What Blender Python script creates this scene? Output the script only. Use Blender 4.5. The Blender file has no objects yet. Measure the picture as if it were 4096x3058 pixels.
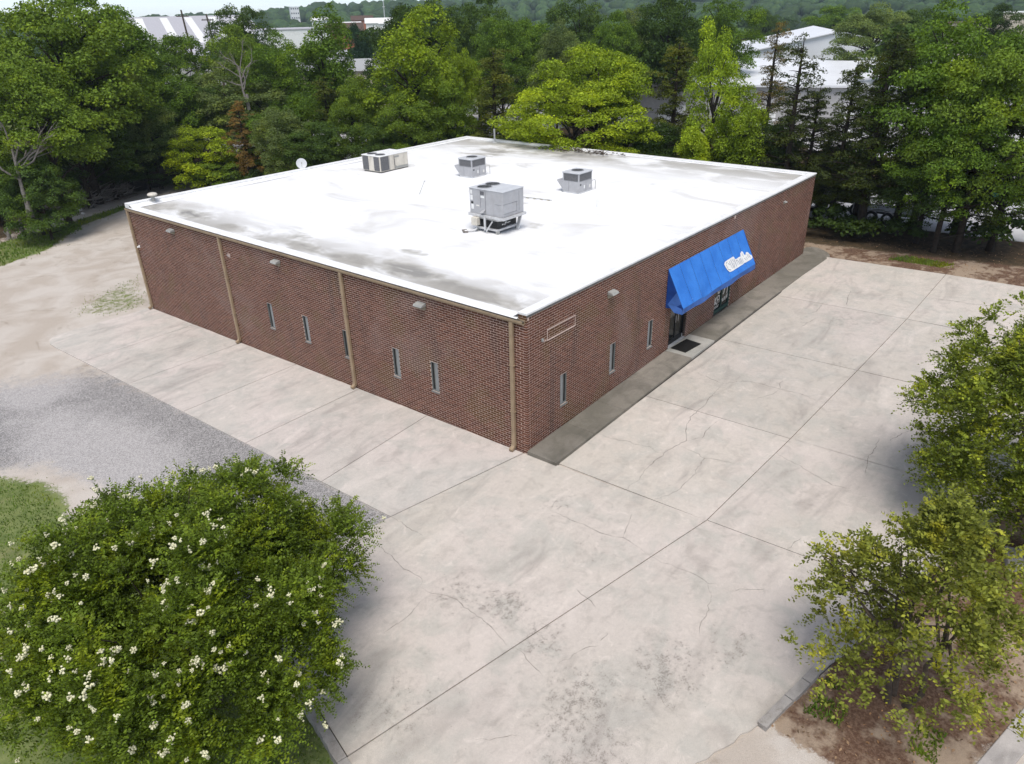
import bpy, bmesh, math, random
import numpy as np
from mathutils import Vector, Matrix

SC = bpy.context.scene
COL = SC.collection
R_ = math.radians

# ------------------------------------------------------------------ camera, sky, sun, exposure
cam_data = bpy.data.cameras.new("camera")
cam = bpy.data.objects.new("camera", cam_data)
COL.objects.link(cam)
cam.location = (-15.325, -12.155, 12.529)
cam.rotation_euler = (1.09991, 0.02181, -0.88803)
cam_data.sensor_width = 36.0
cam_data.lens = 25.518
cam_data.clip_start = 0.1
cam_data.clip_end = 6000.0
SC.camera = cam

SUN_EL, SUN_AZ = 66.0, 218.0          # azimuth of the sun measured from +X towards +Y
world = bpy.data.worlds.new("World")
SC.world = world
world.use_nodes = True
wn = world.node_tree
wn.nodes.clear()
w_out = wn.nodes.new("ShaderNodeOutputWorld")
w_bg = wn.nodes.new("ShaderNodeBackground")
w_sky = wn.nodes.new("ShaderNodeTexSky")
w_sky.sky_type = 'NISHITA'
w_sky.sun_disc = False
w_sky.sun_elevation = R_(SUN_EL)
w_sky.sun_rotation = R_(90.0 - SUN_AZ)
w_sky.altitude = 200.0
w_sky.air_density = 0.6
w_sky.dust_density = 0.6
w_sky.ozone_density = 2.5
w_bg.inputs["Strength"].default_value = 0.14
w_hs = wn.nodes.new("ShaderNodeHueSaturation")          # thin cloud: a paler sky
w_hs.inputs["Saturation"].default_value = 0.55
wn.links.new(w_sky.outputs[0], w_hs.inputs["Color"])
wn.links.new(w_hs.outputs[0], w_bg.inputs[0])
wn.links.new(w_bg.outputs[0], w_out.inputs[0])

sun_data = bpy.data.lights.new("sun", 'SUN')
sun_data.energy = 2.0
sun_data.angle = R_(34.0)
sun_data.color = (1.0, 0.95, 0.885)
sun = bpy.data.objects.new("sun", sun_data)
COL.objects.link(sun)
sd = Vector((math.cos(R_(SUN_AZ)) * math.cos(R_(SUN_EL)), math.sin(R_(SUN_AZ)) * math.cos(R_(SUN_EL)), math.sin(R_(SUN_EL))))
sun.rotation_euler = sd.to_track_quat('Z', 'Y').to_euler()
sun.location = (0, 0, 60)

SC.view_settings.view_transform = 'Standard'
SC.view_settings.look = 'None'
SC.view_settings.gamma = 1.0
SC.view_settings.use_curve_mapping = False
SC.view_settings.exposure = 0.66
SC.render.engine = 'CYCLES'
SC.cycles.use_denoising = True
SC.cycles.use_adaptive_sampling = True
SC.cycles.adaptive_threshold = 0.02
SC.cycles.max_bounces = 6
SC.cycles.diffuse_bounces = 3
SC.cycles.glossy_bounces = 2
SC.cycles.transmission_bounces = 3
SC.cycles.transparent_max_bounces = 6
SC.cycles.volume_bounces = 0
SC.cycles.caustics_reflective = False
SC.cycles.caustics_refractive = False

# ------------------------------------------------------------------ helpers
GA, GB = 0.0193, -0.0248
def gz(x, y):
    return GA * min(max(x, -40.0), 45.0) + GB * min(max(y, -40.0), 45.0)
def gzn(x, y):
    return GA * np.clip(x, -40, 45) + GB * np.clip(y, -40, 45)

ORG = {}
def tag(o, label=None, cat=None, group=None, kind=None):
    if label: o["label"] = label
    if cat: o["category"] = cat
    if group: o["group"] = group
    if kind: o["kind"] = kind
    return o

def empty(name, loc, label=None, cat=None, group=None, kind=None, rz=0.0):
    o = bpy.data.objects.new(name, None)
    o.empty_display_size = 0.2
    COL.objects.link(o)
    o.location = loc
    o.rotation_euler = (0, 0, rz)
    ORG[o.name] = Vector(loc) if rz == 0.0 else Vector((0, 0, 0))
    return tag(o, label, cat, group, kind)

def link_mesh(name, me, mat=None, parent=None):
    o = bpy.data.objects.new(name, me)
    COL.objects.link(o)
    if mat is not None and not me.materials:
        me.materials.append(mat)
    if parent is not None:
        o.parent = parent
    return o

def np_mesh(name, verts, faces, mat=None, smooth=False):
    """verts (n,3), faces (m,k) arrays with the same k for every face"""
    verts = np.ascontiguousarray(verts, dtype=np.float32)
    faces = np.ascontiguousarray(faces, dtype=np.int32)
    m, k = faces.shape
    me = bpy.data.meshes.new(name)
    me.vertices.add(len(verts))
    me.vertices.foreach_set("co", verts.ravel())
    me.loops.add(m * k)
    me.loops.foreach_set("vertex_index", faces.ravel())
    me.polygons.add(m)
    me.polygons.foreach_set("loop_start", np.arange(0, m * k, k, dtype=np.int32))
    me.polygons.foreach_set("loop_total", np.full(m, k, dtype=np.int32))
    if smooth:
        me.polygons.foreach_set("use_smooth", np.ones(m, dtype=bool))
    me.update(calc_edges=True)
    if mat is not None:
        me.materials.append(mat)
    return me

class MB:
    """collects shapes in world coordinates and builds ONE mesh object"""
    def __init__(self):
        self.v, self.f = [], []
    def add(self, vs, fs):
        n = len(self.v)
        self.v += [tuple(p) for p in vs]
        self.f += [tuple(n + i for i in q) for q in fs]
        return self
    def box(self, x0, x1, y0, y1, z0, z1, rz=0.0, tilt=None):
        vs = [(x0, y0, z0), (x1, y0, z0), (x1, y1, z0), (x0, y1, z0), (x0, y0, z1), (x1, y0, z1), (x1, y1, z1), (x0, y1, z1)]
        if rz:
            cx, cy = (x0 + x1) / 2, (y0 + y1) / 2
            c, s = math.cos(rz), math.sin(rz)
            vs = [(cx + (x - cx) * c - (y - cy) * s, cy + (x - cx) * s + (y - cy) * c, z) for x, y, z in vs]
        return self.add(vs, [(3, 2, 1, 0), (4, 5, 6, 7), (0, 1, 5, 4), (1, 2, 6, 5), (2, 3, 7, 6), (3, 0, 4, 7)])
    def quad(self, a, b, c, d):
        return self.add([a, b, c, d], [(0, 1, 2, 3)])
    def prism(self, poly, z0, z1, bottom=True):
        """poly: ccw (x,y); z0,z1 numbers or functions"""
        n = len(poly)
        f0 = z0 if callable(z0) else (lambda x, y: z0)
        f1 = z1 if callable(z1) else (lambda x, y: z1)
        vs = [(x, y, f0(x, y)) for x, y in poly] + [(x, y, f1(x, y)) for x, y in poly]
        fs = [tuple(range(n, 2 * n))] + [(i, (i + 1) % n, n + (i + 1) % n, n + i) for i in range(n)]
        if bottom: fs.append(tuple(reversed(range(n))))
        return self.add(vs, fs)
    def cyl(self, c, r, h, seg=16, axis=2, r2=None, cap=True):
        r2 = r if r2 is None else r2
        vs, fs = [], []
        for k, (rr, hh) in enumerate(((r, 0.0), (r2, h))):
            for i in range(seg):
                a = 2 * math.pi * i / seg
                p = [rr * math.cos(a), rr * math.sin(a), hh]
                if axis == 0: p = [p[2], p[0], p[1]]
                elif axis == 1: p = [p[1], p[2], p[0]]
                vs.append((c[0] + p[0], c[1] + p[1], c[2] + p[2]))
        for i in range(seg):
            j = (i + 1) % seg
            fs.append((i, j, seg + j, seg + i))
        if cap:
            fs.append(tuple(reversed(range(seg)))); fs.append(tuple(range(seg, 2 * seg)))
        return self.add(vs, fs)
    def ring(self, c, r, R, h, seg=24):
        vs, fs = [], []
        for i in range(seg):
            a = 2 * math.pi * i / seg
            ca, sa = math.cos(a), math.sin(a)
            vs += [(c[0] + r * ca, c[1] + r * sa, c[2]), (c[0] + R * ca, c[1] + R * sa, c[2]), (c[0] + R * ca, c[1] + R * sa, c[2] + h), (c[0] + r * ca, c[1] + r * sa, c[2] + h)]
        for i in range(seg):
            j = (i + 1) % seg
            for k in range(4):
                l = (k + 1) % 4
                fs.append((4 * i + k, 4 * j + k, 4 * j + l, 4 * i + l))
        return self.add(vs, fs)
    def tube(self, path, radii, seg=8, cap=True):
        path = [Vector(p) for p in path]
        if not hasattr(radii, "__len__"): radii = [radii] * len(path)
        vs, fs = [], []
        n = len(path)
        prev = None
        for i, p in enumerate(path):
            t = (path[min(i + 1, n - 1)] - path[max(i - 1, 0)])
            if t.length < 1e-9: t = Vector((0, 0, 1))
            t.normalize()
            if prev is None:
                a = t.orthogonal().normalized()
            else:
                a = prev - t * prev.dot(t)
                a = a.normalized() if a.length > 1e-6 else t.orthogonal().normalized()
            prev = a
            b = t.cross(a)
            for k in range(seg):
                an = 2 * math.pi * k / seg
                vs.append(p + (a * math.cos(an) + b * math.sin(an)) * radii[i])
        for i in range(n - 1):
            for k in range(seg):
                l = (k + 1) % seg
                fs.append((i * seg + k, i * seg + l, (i + 1) * seg + l, (i + 1) * seg + k))
        if cap:
            fs.append(tuple(reversed(range(seg)))); fs.append(tuple(range((n - 1) * seg, n * seg)))
        return self.add(vs, fs)
    def mesh(self, name, mat=None, origin=(0, 0, 0), smooth=False):
        me = bpy.data.meshes.new(name)
        ox, oy, oz = origin
        me.from_pydata([(x - ox, y - oy, z - oz) for x, y, z in self.v], [], self.f)
        if smooth:
            me.polygons.foreach_set("use_smooth", [True] * len(me.polygons))
        me.update()
        if mat is not None: me.materials.append(mat)
        return me
    def build(self, name, mat, parent=None, bevel=0.0, smooth=False, origin=None):
        org = Vector((0, 0, 0))
        if parent is not None: org = ORG.get(parent.name, org)
        if origin is not None: org = Vector(origin)
        me = self.mesh(name, mat, org, smooth)
        o = link_mesh(name, me, None, parent)
        if parent is None and origin is not None: o.location = origin
        ORG[o.name] = org
        if bevel > 0:
            b = o.modifiers.new("bevel", 'BEVEL')
            b.width = bevel; b.segments = 2; b.limit_method = 'ANGLE'; b.angle_limit = R_(40)
        return o

# ------------------------------------------------------------------ material helpers
class NT:
    def __init__(self, name):
        self.m = bpy.data.materials.new(name)
        self.m.use_nodes = True
        self.t = self.m.node_tree
        self.t.nodes.clear()
        self.out = self.t.nodes.new("ShaderNodeOutputMaterial")
    def n(self, typ, **kw):
        nd = self.t.nodes.new("ShaderNode" + typ)
        for k, v in kw.items(): setattr(nd, k, v)
        return nd
    def set(self, sock, val):
        if hasattr(val, "is_linked") or isinstance(val, bpy.types.NodeSocket): self.t.links.new(val, sock)
        elif isinstance(val, (tuple, list)) and len(val) == 3 and sock.type == 'RGBA': sock.default_value = (*val, 1.0)
        else: sock.default_value = val
    def pos(self):
        return self.n("NewGeometry").outputs["Position"]
    def objpos(self):
        return self.n("TexCoord").outputs["Object"]
    def scale(self, vec, s):
        nd = self.n("Mapping")
        self.set(nd.inputs["Vector"], vec)
        nd.inputs["Scale"].default_value = s
        return nd.outputs[0]
    def noise(self, vec, scale, detail=4.0, rough=0.55, dist=0.0, col=False):
        nd = self.n("TexNoise")
        self.set(nd.inputs["Vector"], vec)
        nd.inputs["Scale"].default_value = scale
        nd.inputs["Detail"].default_value = detail
        nd.inputs["Roughness"].default_value = rough
        nd.inputs["Distortion"].default_value = dist
        return nd.outputs["Color" if col else "Fac"]
    def vor(self, vec, scale, feature='F1', out="Distance", rnd=1.0):
        nd = self.n("TexVoronoi", feature=feature)
        self.set(nd.inputs["Vector"], vec)
        nd.inputs["Scale"].default_value = scale
        nd.inputs["Randomness"].default_value = rnd
        return nd.outputs[out]
    def rng(self, val, a, b, c=0.0, d=1.0, smooth=True):
        nd = self.n("MapRange", interpolation_type='SMOOTHSTEP' if smooth else 'LINEAR')
        self.set(nd.inputs[0], val)
        nd.inputs[1].default_value = a; nd.inputs[2].default_value = b
        nd.inputs[3].default_value = c; nd.inputs[4].default_value = d
        return nd.outputs[0]
    def math(self, op, a, b=0.0):
        nd = self.n("Math", operation=op)
        self.set(nd.inputs[0], a); self.set(nd.inputs[1], b)
        return nd.outputs[0]
    def mix(self, fac, a, b, blend='MIX'):
        nd = self.n("Mix", data_type='RGBA', blend_type=blend)
        self.set(nd.inputs[0], fac); self.set(nd.inputs[6], a); self.set(nd.inputs[7], b)
        return nd.outputs[2]
    def attr(self, name, out="Fac"):
        nd = self.n("Attribute", attribute_name=name)
        return nd.outputs[out]
    def blob(self, pos, c, r):
        """soft ellipse mask in plan: 1 at the centre, 0 at the rim"""
        s = self.n("VectorMath", operation='SUBTRACT'); self.set(s.inputs[0], pos); s.inputs[1].default_value = (c[0], c[1], 0)
        d = self.n("VectorMath", operation='MULTIPLY'); self.t.links.new(s.outputs[0], d.inputs[0]); d.inputs[1].default_value = (1.0 / r[0], 1.0 / r[1], 0)
        l = self.n("VectorMath", operation='LENGTH'); self.t.links.new(d.outputs[0], l.inputs[0])
        return self.rng(l.outputs["Value"], 1.0, 0.15)
    def bump(self, h, strength=0.3, dist=0.02):
        nd = self.n("Bump")
        nd.inputs["Strength"].default_value = strength
        nd.inputs["Distance"].default_value = dist
        self.set(nd.inputs["Height"], h)
        return nd.outputs[0]
    def principled(self, base, rough=0.7, metal=0.0, spec=0.3, normal=None, **kw):
        b = self.n("BsdfPrincipled")
        self.set(b.inputs["Base Color"], base)
        self.set(b.inputs["Roughness"], rough)
        self.set(b.inputs["Metallic"], metal)
        self.set(b.inputs["Specular IOR Level"], spec)
        if normal is not None: self.set(b.inputs["Normal"], normal)
        for k, v in kw.items(): self.set(b.inputs[k], v)
        return b.outputs[0]
    def done(self, sh):
        self.t.links.new(sh, self.out.inputs["Surface"])
        return self.m

def plain(name, col, rough=0.6, metal=0.0, spec=0.3, var=0.12, nscale=3.0, dirt=0.0, dirtcol=(0.12, 0.1, 0.08)):
    """painted or bare surface with slight unevenness and grime"""
    k = NT(name)
    p = k.pos()
    n1 = k.noise(p, nscale, 2.0, 0.6)
    base = k.mix(k.rng(n1, 0.3, 0.7), tuple(c * (1 - var) for c in col), tuple(min(1.0, c * (1 + var)) for c in col))
    if dirt > 0:
        st = k.noise(k.scale(p, (2.2, 2.2, 0.5)), 1.6, 3.0, 0.65)
        base = k.mix(k.math('MULTIPLY', k.rng(st, 0.48, 0.75), dirt), base, dirtcol)
    rr = rough
    return k.done(k.principled(base, rr, metal, spec))

# ------------------------------------------------------------------ materials
def concrete(name, c1, c2, c3, stains=(), speck=1.0, dark=(0.195, 0.172, 0.148)):
    k = NT(name)
    p = k.pos()
    oi = k.n("ObjectInfo").outputs["Random"]
    big = k.noise(p, 0.22, 1.0, 0.5, 0.4)
    mid = k.noise(p, 0.9, 3.0, 0.6, 0.6)
    fine = k.noise(p, 9.0, 3.0, 0.7)
    grain = k.noise(p, 60.0, 1.0, 0.7)
    base = k.mix(k.rng(big, 0.35, 0.65), c1, c2)
    base = k.mix(k.math('MULTIPLY', k.rng(mid, 0.44, 0.66), 0.75), base, c3)
    mot = k.noise(p, 2.3, 4.0, 0.68, 0.7)
    base = k.mix(k.math('MULTIPLY', k.rng(mot, 0.50, 0.68), 0.32), base, tuple(c * 0.62 for c in c2))
    base = k.mix(k.math('MULTIPLY', k.rng(mot, 0.42, 0.30), 0.40), base, tuple(min(0.72, c * 1.25) for c in c1))
    sm = k.noise(k.scale(p, (0.35, 1.1, 1.0)), 0.8, 3.0, 0.65, 0.8)
    base = k.mix(k.math('MULTIPLY', k.rng(sm, 0.52, 0.72), 0.50), base, tuple(c * 0.55 for c in c1))
    base = k.mix(k.math('MULTIPLY', k.rng(sm, 0.46, 0.26), 0.45), base, tuple(min(0.75, c * 1.22) for c in c1))
    # wear: speckled dark grains where the surface has scaled off
    mask = None
    for c, r, a in stains:
        b = k.math('MULTIPLY', k.blob(p, c, r), a)
        mask = b if mask is None else k.math('MAXIMUM', mask, b)
    sp = k.noise(p, 5.0, 4.0, 0.78)
    vv = k.noise(p, 24.0, 2.0, 0.7)
    if mask is not None:
        th = k.math('ADD', k.math('MULTIPLY', sp, 1.0), k.math('MULTIPLY', k.math('SUBTRACT', mask, 1.0), 0.28))
        f1 = k.math('MULTIPLY', k.rng(th, 0.46, 0.58), k.rng(vv, 0.40, 0.58))
        base = k.mix(k.math('MULTIPLY', f1, 0.60 * speck), base, dark)
        soft = k.math('MULTIPLY', k.rng(th, 0.30, 0.66), 0.26 * speck)
        base = k.mix(soft, base, tuple(c * 0.9 for c in dark))
    pits = k.rng(k.vor(p, 3.1), 0.045, 0.02)
    base = k.mix(k.math('MULTIPLY', pits, 0.55), base, (0.10, 0.09, 0.08))
    v = k.math('ADD', k.rng(grain, 0.25, 0.75, 0.90, 1.09, False), k.math('MULTIPLY', k.math('SUBTRACT', fine, 0.5), 0.22))
    v = k.math('MULTIPLY', v, k.rng(oi, 0.0, 1.0, 0.95, 1.04, False))
    base = k.mix(1.0, base, v, 'MULTIPLY')
    h = k.math('ADD', k.math('MULTIPLY', fine, 0.6), k.math('MULTIPLY', grain, 0.4))
    return k.done(k.principled(base, 0.88, 0.0, 0.18, k.bump(h, 0.22, 0.01)))

STAINS = [((-5.9, -2.4), (1.4, 1.0), 0.9), ((-5.6, -3.6), (1.3, 1.4), 1.0), ((-5.9, -5.0), (1.3, 1.2), 0.9), ((-6.8, -6.6), (2.2, 1.6), 1.0),
          ((-5.0, -7.6), (2.0, 1.4), 0.95), ((-8.0, -7.5), (2.5, 1.6), 1.0), ((-9.0, -3.6), (1.8, 1.5), 0.75), ((-1.6, -2.3), (1.2, 0.8), 0.75),
          ((-2.6, -4.2), (1.4, 1.4), 0.62), ((-3.6, -8.4), (1.6, 1.0), 0.8), ((16.0, -4.6), (2.6, 1.4), 0.75), ((12.0, -6.0), (2.0, 1.2), 0.55),
          ((-9.3, -0.6), (1.2, 2.0), 0.6), ((20.5, -3.0), (2.2, 1.2), 0.45), ((7.2, -7.4), (1.6, 0.9), 0.5)]
M = {}
M['concrete'] = concrete("weathered_concrete", (0.560, 0.498, 0.445), (0.522, 0.474, 0.412), (0.460, 0.435, 0.385), STAINS)
M['apron'] = concrete("apron_concrete", (0.565, 0.505, 0.462), (0.52, 0.48, 0.432), (0.45, 0.43, 0.39),
                      [((-2.6, 15.0), (1.6, 1.8), 0.45), ((-1.6, 12.8), (1.0, 1.0), 0.5), ((-2.8, 18.2), (1.2, 1.0), 0.5), ((-1.2, 6.9), (1.6, 0.8), 0.5), ((-1.0, 9.6), (1.2, 1.4), 0.4)], 0.6)
M['walk'] = concrete("sidewalk_concrete", (0.185, 0.170, 0.140), (0.250, 0.225, 0.190), (0.14, 0.13, 0.105), [((12.0, -0.5), (5.0, 1.5), 0.5)], 0.6, (0.10, 0.10, 0.08))
M['walk_new'] = concrete("step_concrete", (0.42, 0.40, 0.36), (0.37, 0.36, 0.32), (0.33, 0.33, 0.30))
M['kerb'] = concrete("kerb_concrete", (0.47, 0.43, 0.40), (0.36, 0.34, 0.31), (0.27, 0.25, 0.23), [((-9.9, -2.5), (1.5, 4.0), 1.0), ((-5.6, -9.4), (3.0, 2.0), 0.9)])
M['joint'] = plain("joint_soil", (0.075, 0.065, 0.055), 0.95)
M['crack'] = plain("crack_dark", (0.23, 0.205, 0.18), 0.95, var=0.35, nscale=9)
M['lot'] = plain("pale_lot", (0.47, 0.465, 0.46), 0.9, nscale=0.5)
M['asphalt'] = plain("asphalt", (0.17, 0.17, 0.18), 0.9, nscale=20)

def ground_material():
    k = NT("ground_soil")
    p = k.pos()
    nb = k.noise(p, 0.5, 3.0, 0.6, 0.5)
    nm = k.noise(p, 2.6, 3.0, 0.7)
    nf = k.noise(p, 14.0, 3.0, 0.75)
    grain = k.noise(p, 55.0, 1.0, 0.75)
    peb = k.vor(p, 38.0, out="Color")
    pebv = k.n("SeparateColor"); k.set(pebv.inputs[0], peb)
    z = k.n("Attribute", attribute_name="zone")
    sep = k.n("SeparateColor"); k.t.links.new(z.outputs["Color"], sep.inputs[0])
    jit = k.math('ADD', k.math('MULTIPLY', k.math('SUBTRACT', nm, 0.5), 0.75), k.math('MULTIPLY', k.math('SUBTRACT', nf, 0.5), 0.55))
    def m(ch, lo=0.38, hi=0.62):
        return k.rng(k.math('ADD', ch, jit), lo, hi)
    dirt = k.mix(k.rng(nb, 0.35, 0.68), (0.455, 0.395, 0.335), (0.55, 0.50, 0.445))
    rut = k.noise(k.scale(p, (0.7, 0.35, 1.0)), 1.3, 5.0, 0.7, 0.8)
    dirt = k.mix(k.math('MULTIPLY', k.rng(rut, 0.56, 0.72), 0.5), dirt, (0.27, 0.22, 0.17))
    gp = k.mix(k.rng(pebv.outputs[0], 0.1, 0.9), (0.20, 0.193, 0.190), (0.47, 0.455, 0.445))
    dust = k.math('MAXIMUM', k.math('MAXIMUM', k.blob(p, (-8.2, 12.0), (3.6, 9.0)), k.blob(p, (-8.0, 4.5), (2.6, 4.0))), k.blob(p, (-7.4, 19.5), (3.0, 3.5)))
    gpd = k.mix(k.math('MULTIPLY', k.rng(k.math('ADD', dust, k.math('SUBTRACT', nb, 0.5)), 0.25, 0.85), 0.85), k.mix(1.0, gp, (0.86, 0.85, 0.84), 'MULTIPLY'), k.mix(0.45, k.mix(1.0, gp, (1.15, 1.13, 1.13), 'MULTIPLY'), (0.47, 0.445, 0.425)))
    grass = k.mix(k.rng(nm, 0.3, 0.7), (0.11, 0.15, 0.045), (0.20, 0.23, 0.085))
    grass = k.mix(k.math('MULTIPLY', k.rng(nb, 0.52, 0.72), 0.5), grass, (0.25, 0.21, 0.12))
    mul = k.mix(k.rng(nf, 0.35, 0.7), (0.105, 0.058, 0.038), (0.20, 0.130, 0.088))
    mul = k.mix(k.math('MULTIPLY', k.rng(k.math('ADD', nb, k.math('MULTIPLY', k.math('SUBTRACT', nm, 0.5), 0.5)), 0.44, 0.60), 0.85), mul, (0.38, 0.295, 0.215))
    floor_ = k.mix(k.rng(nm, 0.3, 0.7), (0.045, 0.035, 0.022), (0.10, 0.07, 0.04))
    base = k.mix(m(sep.outputs[0], 0.25, 0.75), dirt, gpd)
    base = k.mix(m(sep.outputs[1]), base, grass)
    base = k.mix(m(sep.outputs[2]), base, mul)
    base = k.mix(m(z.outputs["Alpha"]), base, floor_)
    base = k.mix(1.0, base, k.rng(grain, 0.2, 0.8, 0.82, 1.16, False), 'MULTIPLY')
    h = k.math('ADD', k.math('MULTIPLY', nf, 0.7), k.math('MULTIPLY', grain, 0.5))
    return k.done(k.principled(base, 0.95, 0.0, 0.1, k.bump(h, 0.5, 0.03)))
M['ground'] = ground_material()

def brick_material():
    k = NT("brick_face")
    p = k.pos()
    t = k.attr("tint")
    n1 = k.noise(p, 30.0, 1.0, 0.7)
    n2 = k.noise(p, 0.75, 2.0, 0.6, 0.5)
    n3 = k.noise(p, 0.28, 3.0, 0.55, 1.0)
    base = k.mix(t, (0.092, 0.036, 0.022), (0.188, 0.080, 0.050))
    base = k.mix(k.math('MULTIPLY', k.rng(n2, 0.52, 0.66), 0.7), base, (0.115, 0.062, 0.022))
    stk = k.noise(k.scale(p, (1.6, 1.6, 0.22)), 0.8, 3.0, 0.6, 0.3)
    base = k.mix(k.math('MULTIPLY', k.rng(stk, 0.56, 0.72), 0.55), base, (0.055, 0.032, 0.027))
    base = k.mix(k.math('MULTIPLY', k.rng(n3, 0.55, 0.70), 0.35), base, (0.22, 0.15, 0.13))
    base = k.mix(1.0, base, k.rng(n1, 0.2, 0.8, 0.84, 1.14, False), 'MULTIPLY')
    return k.done(k.principled(base, 0.85, 0.0, 0.2))
M['brick'] = brick_material()
def mortar_material():
    k = NT("mortar")
    p = k.pos()
    n = k.noise(p, 0.8, 5.0, 0.6)
    f = k.noise(p, 40.0, 3.0)
    base = k.mix(k.rng(n, 0.3, 0.7), (0.64, 0.49, 0.41), (0.74, 0.58, 0.49))
    base = k.mix(1.0, base, k.rng(f, 0.2, 0.8, 0.85, 1.1, False), 'MULTIPLY')
    return k.done(k.principled(base, 0.95, 0.0, 0.1))
M['mortar'] = mortar_material()

def roof_material():
    k = NT("roof_membrane")
    p = k.pos()
    base = k.mix(k.rng(k.noise(p, 0.25, 3.0), 0.3, 0.7), (0.80, 0.80, 0.79), (0.88, 0.88, 0.875))
    # dirt that settled out of standing water along the eave and by the back parapet
    msk = None
    for c, r, a in [((0.8, 3.4), (1.0, 3.2), 1.15), ((1.25, 6.2), (1.0, 2.8), 1.2), ((0.9, 9.0), (0.9, 2.4), 1.05), ((0.8, 12.0), (0.8, 2.6), 0.85), ((1.6, 13.0), (0.8, 2.4), 0.6), ((0.9, 16.6), (0.8, 2.4), 0.8),
                    ((1.1, 20.4), (1.0, 2.6), 0.85), ((1.0, 23.0), (1.2, 1.5), 1.0), ((2.8, 7.6), (0.5, 1.0), 0.75), ((3.0, 10.8), (0.4, 0.9), 0.55), ((4.4, 9.6), (0.4, 0.9), 0.5), ((0.7, 1.6), (0.5, 1.4), 0.85),
                    ((22.6, 14.6), (2.4, 5.0), 1.0), ((23.2, 18.6), (1.5, 3.4), 1.0), ((20.5, 19.0), (3.6, 3.0), 0.7), ((11.0, 11.6), (0.7, 0.8), 0.7), ((9.0, 9.3), (0.5, 0.6), 0.5), ((13.2, 20.5), (3.0, 2.2), 0.42),
                    ((11.2, 8.9), (0.6, 0.9), 0.5), ((8.4, 6.2), (0.9, 0.8), 0.45), ((6.0, 8.6), (0.5, 0.6), 0.5), ((18.0, 16.0), (2.5, 5.0), 0.35)]:
        b = k.math('MULTIPLY', k.blob(p, c, r), a)
        msk = b if msk is None else k.math('MAXIMUM', msk, b)
    st = k.noise(k.scale(p, (1.0, 0.55, 1.0)), 1.1, 4.0, 0.62, 0.9)
    th = k.math('ADD', st, k.math('MULTIPLY', k.math('SUBTRACT', msk, 1.0), 0.42))
    base = k.mix(k.math('MULTIPLY', k.rng(th, 0.20, 0.46), 0.75), base, (0.40, 0.38, 0.33))
    base = k.mix(k.math('MULTIPLY', k.rng(th, 0.40, 0.58), 0.80), base, (0.19, 0.185, 0.175))
    # thin film of dust towards the eave and the back
    sx = k.n("SeparateXYZ"); k.set(sx.inputs[0], p)
    film = k.math('MAXIMUM', k.rng(sx.outputs[0], 3.4, 0.2), k.rng(sx.outputs[0], 18.5, 24.0))
    fn = k.noise(k.scale(p, (0.8, 0.4, 1.0)), 0.9, 3.0, 0.6, 0.6)
    base = k.mix(k.math('MULTIPLY', k.math('MULTIPLY', film, k.rng(fn, 0.30, 0.58)), 0.85), base, (0.34, 0.32, 0.285))
    dn = k.noise(k.scale(p, (0.5, 0.25, 1.0)), 0.8, 3.0, 0.6, 0.8)
    base = k.mix(k.math('MULTIPLY', k.rng(dn, 0.50, 0.72), 0.50), base, (0.47, 0.445, 0.40))
    return k.done(k.principled(base, 0.6, 0.0, 0.25, k.bump(k.noise(p, 3.0, 4.0), 0.06, 0.02)))
M['roof'] = roof_material()
M['coping'] = plain("white_coping", (0.80, 0.80, 0.79), 0.5, var=0.04, dirt=0.25, dirtcol=(0.4, 0.38, 0.34))
M['dark_grey'] = plain("dark_grey_metal", (0.13, 0.13, 0.125), 0.6)
M['gutter'] = plain("tan_gutter_paint", (0.34, 0.255, 0.165), 0.5, var=0.10, dirt=0.35, dirtcol=(0.2, 0.15, 0.1))
M['gutter_in'] = plain("gutter_shade", (0.085, 0.08, 0.07), 0.9)  # near-black colour standing in for shade inside the open gutter
M['alu'] = plain("window_aluminium", (0.21, 0.225, 0.22), 0.45, 0.3, var=0.1)
def glass_mat(name, col, rough=0.05):
    k = NT(name)
    return k.done(k.principled(col, rough, 0.0, 0.55))
M['glass'] = glass_mat("dark_glass", (0.012, 0.014, 0.014))
M['blind'] = plain("grey_blind", (0.27, 0.28, 0.28), 0.5, var=0.06)
M['black'] = plain("black_frame", (0.014, 0.015, 0.016), 0.45)
M['greenframe'] = plain("dark_green_frame", (0.025, 0.06, 0.052), 0.45)
M['white'] = plain("white_paint", (0.78, 0.78, 0.76), 0.5, var=0.05)
M['offwhite'] = plain("offwhite_print", (0.70, 0.68, 0.64), 0.6, var=0.08, nscale=12)
M['print_grey'] = plain("print_grey", (0.27, 0.31, 0.38), 0.6)
M['fixture'] = plain("fixture_grey", (0.34, 0.34, 0.32), 0.5, dirt=0.3)
M['lens'] = plain("fixture_lens", (0.30, 0.28, 0.22), 0.2)
M['conduit'] = plain("pink_paint_line", (0.60, 0.47, 0.41), 0.7, var=0.1)
M['mat'] = plain("rubber_mat", (0.012, 0.011, 0.010), 0.9, nscale=40)
def awning_material():
    k = NT("blue_canvas")
    p = k.pos()
    n = k.noise(p, 1.4, 4.0, 0.6)
    w = k.noise(p, 160.0, 2.0)
    base = k.mix(k.rng(n, 0.3, 0.7), (0.030, 0.165, 0.56), (0.045, 0.215, 0.66))
    st = k.noise(k.scale(p, (1.0, 2.0, 0.4)), 3.0, 5.0, 0.7)
    base = k.mix(k.math('MULTIPLY', k.rng(st, 0.60, 0.78), 0.3), base, (0.05, 0.12, 0.33))
    return k.done(k.principled(base, 0.75, 0.0, 0.2, k.bump(w, 0.08, 0.002)))
M['awning'] = awning_material()
M['valance'] = plain("blue_valance", (0.055, 0.145, 0.44), 0.8, var=0.12)
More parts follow.
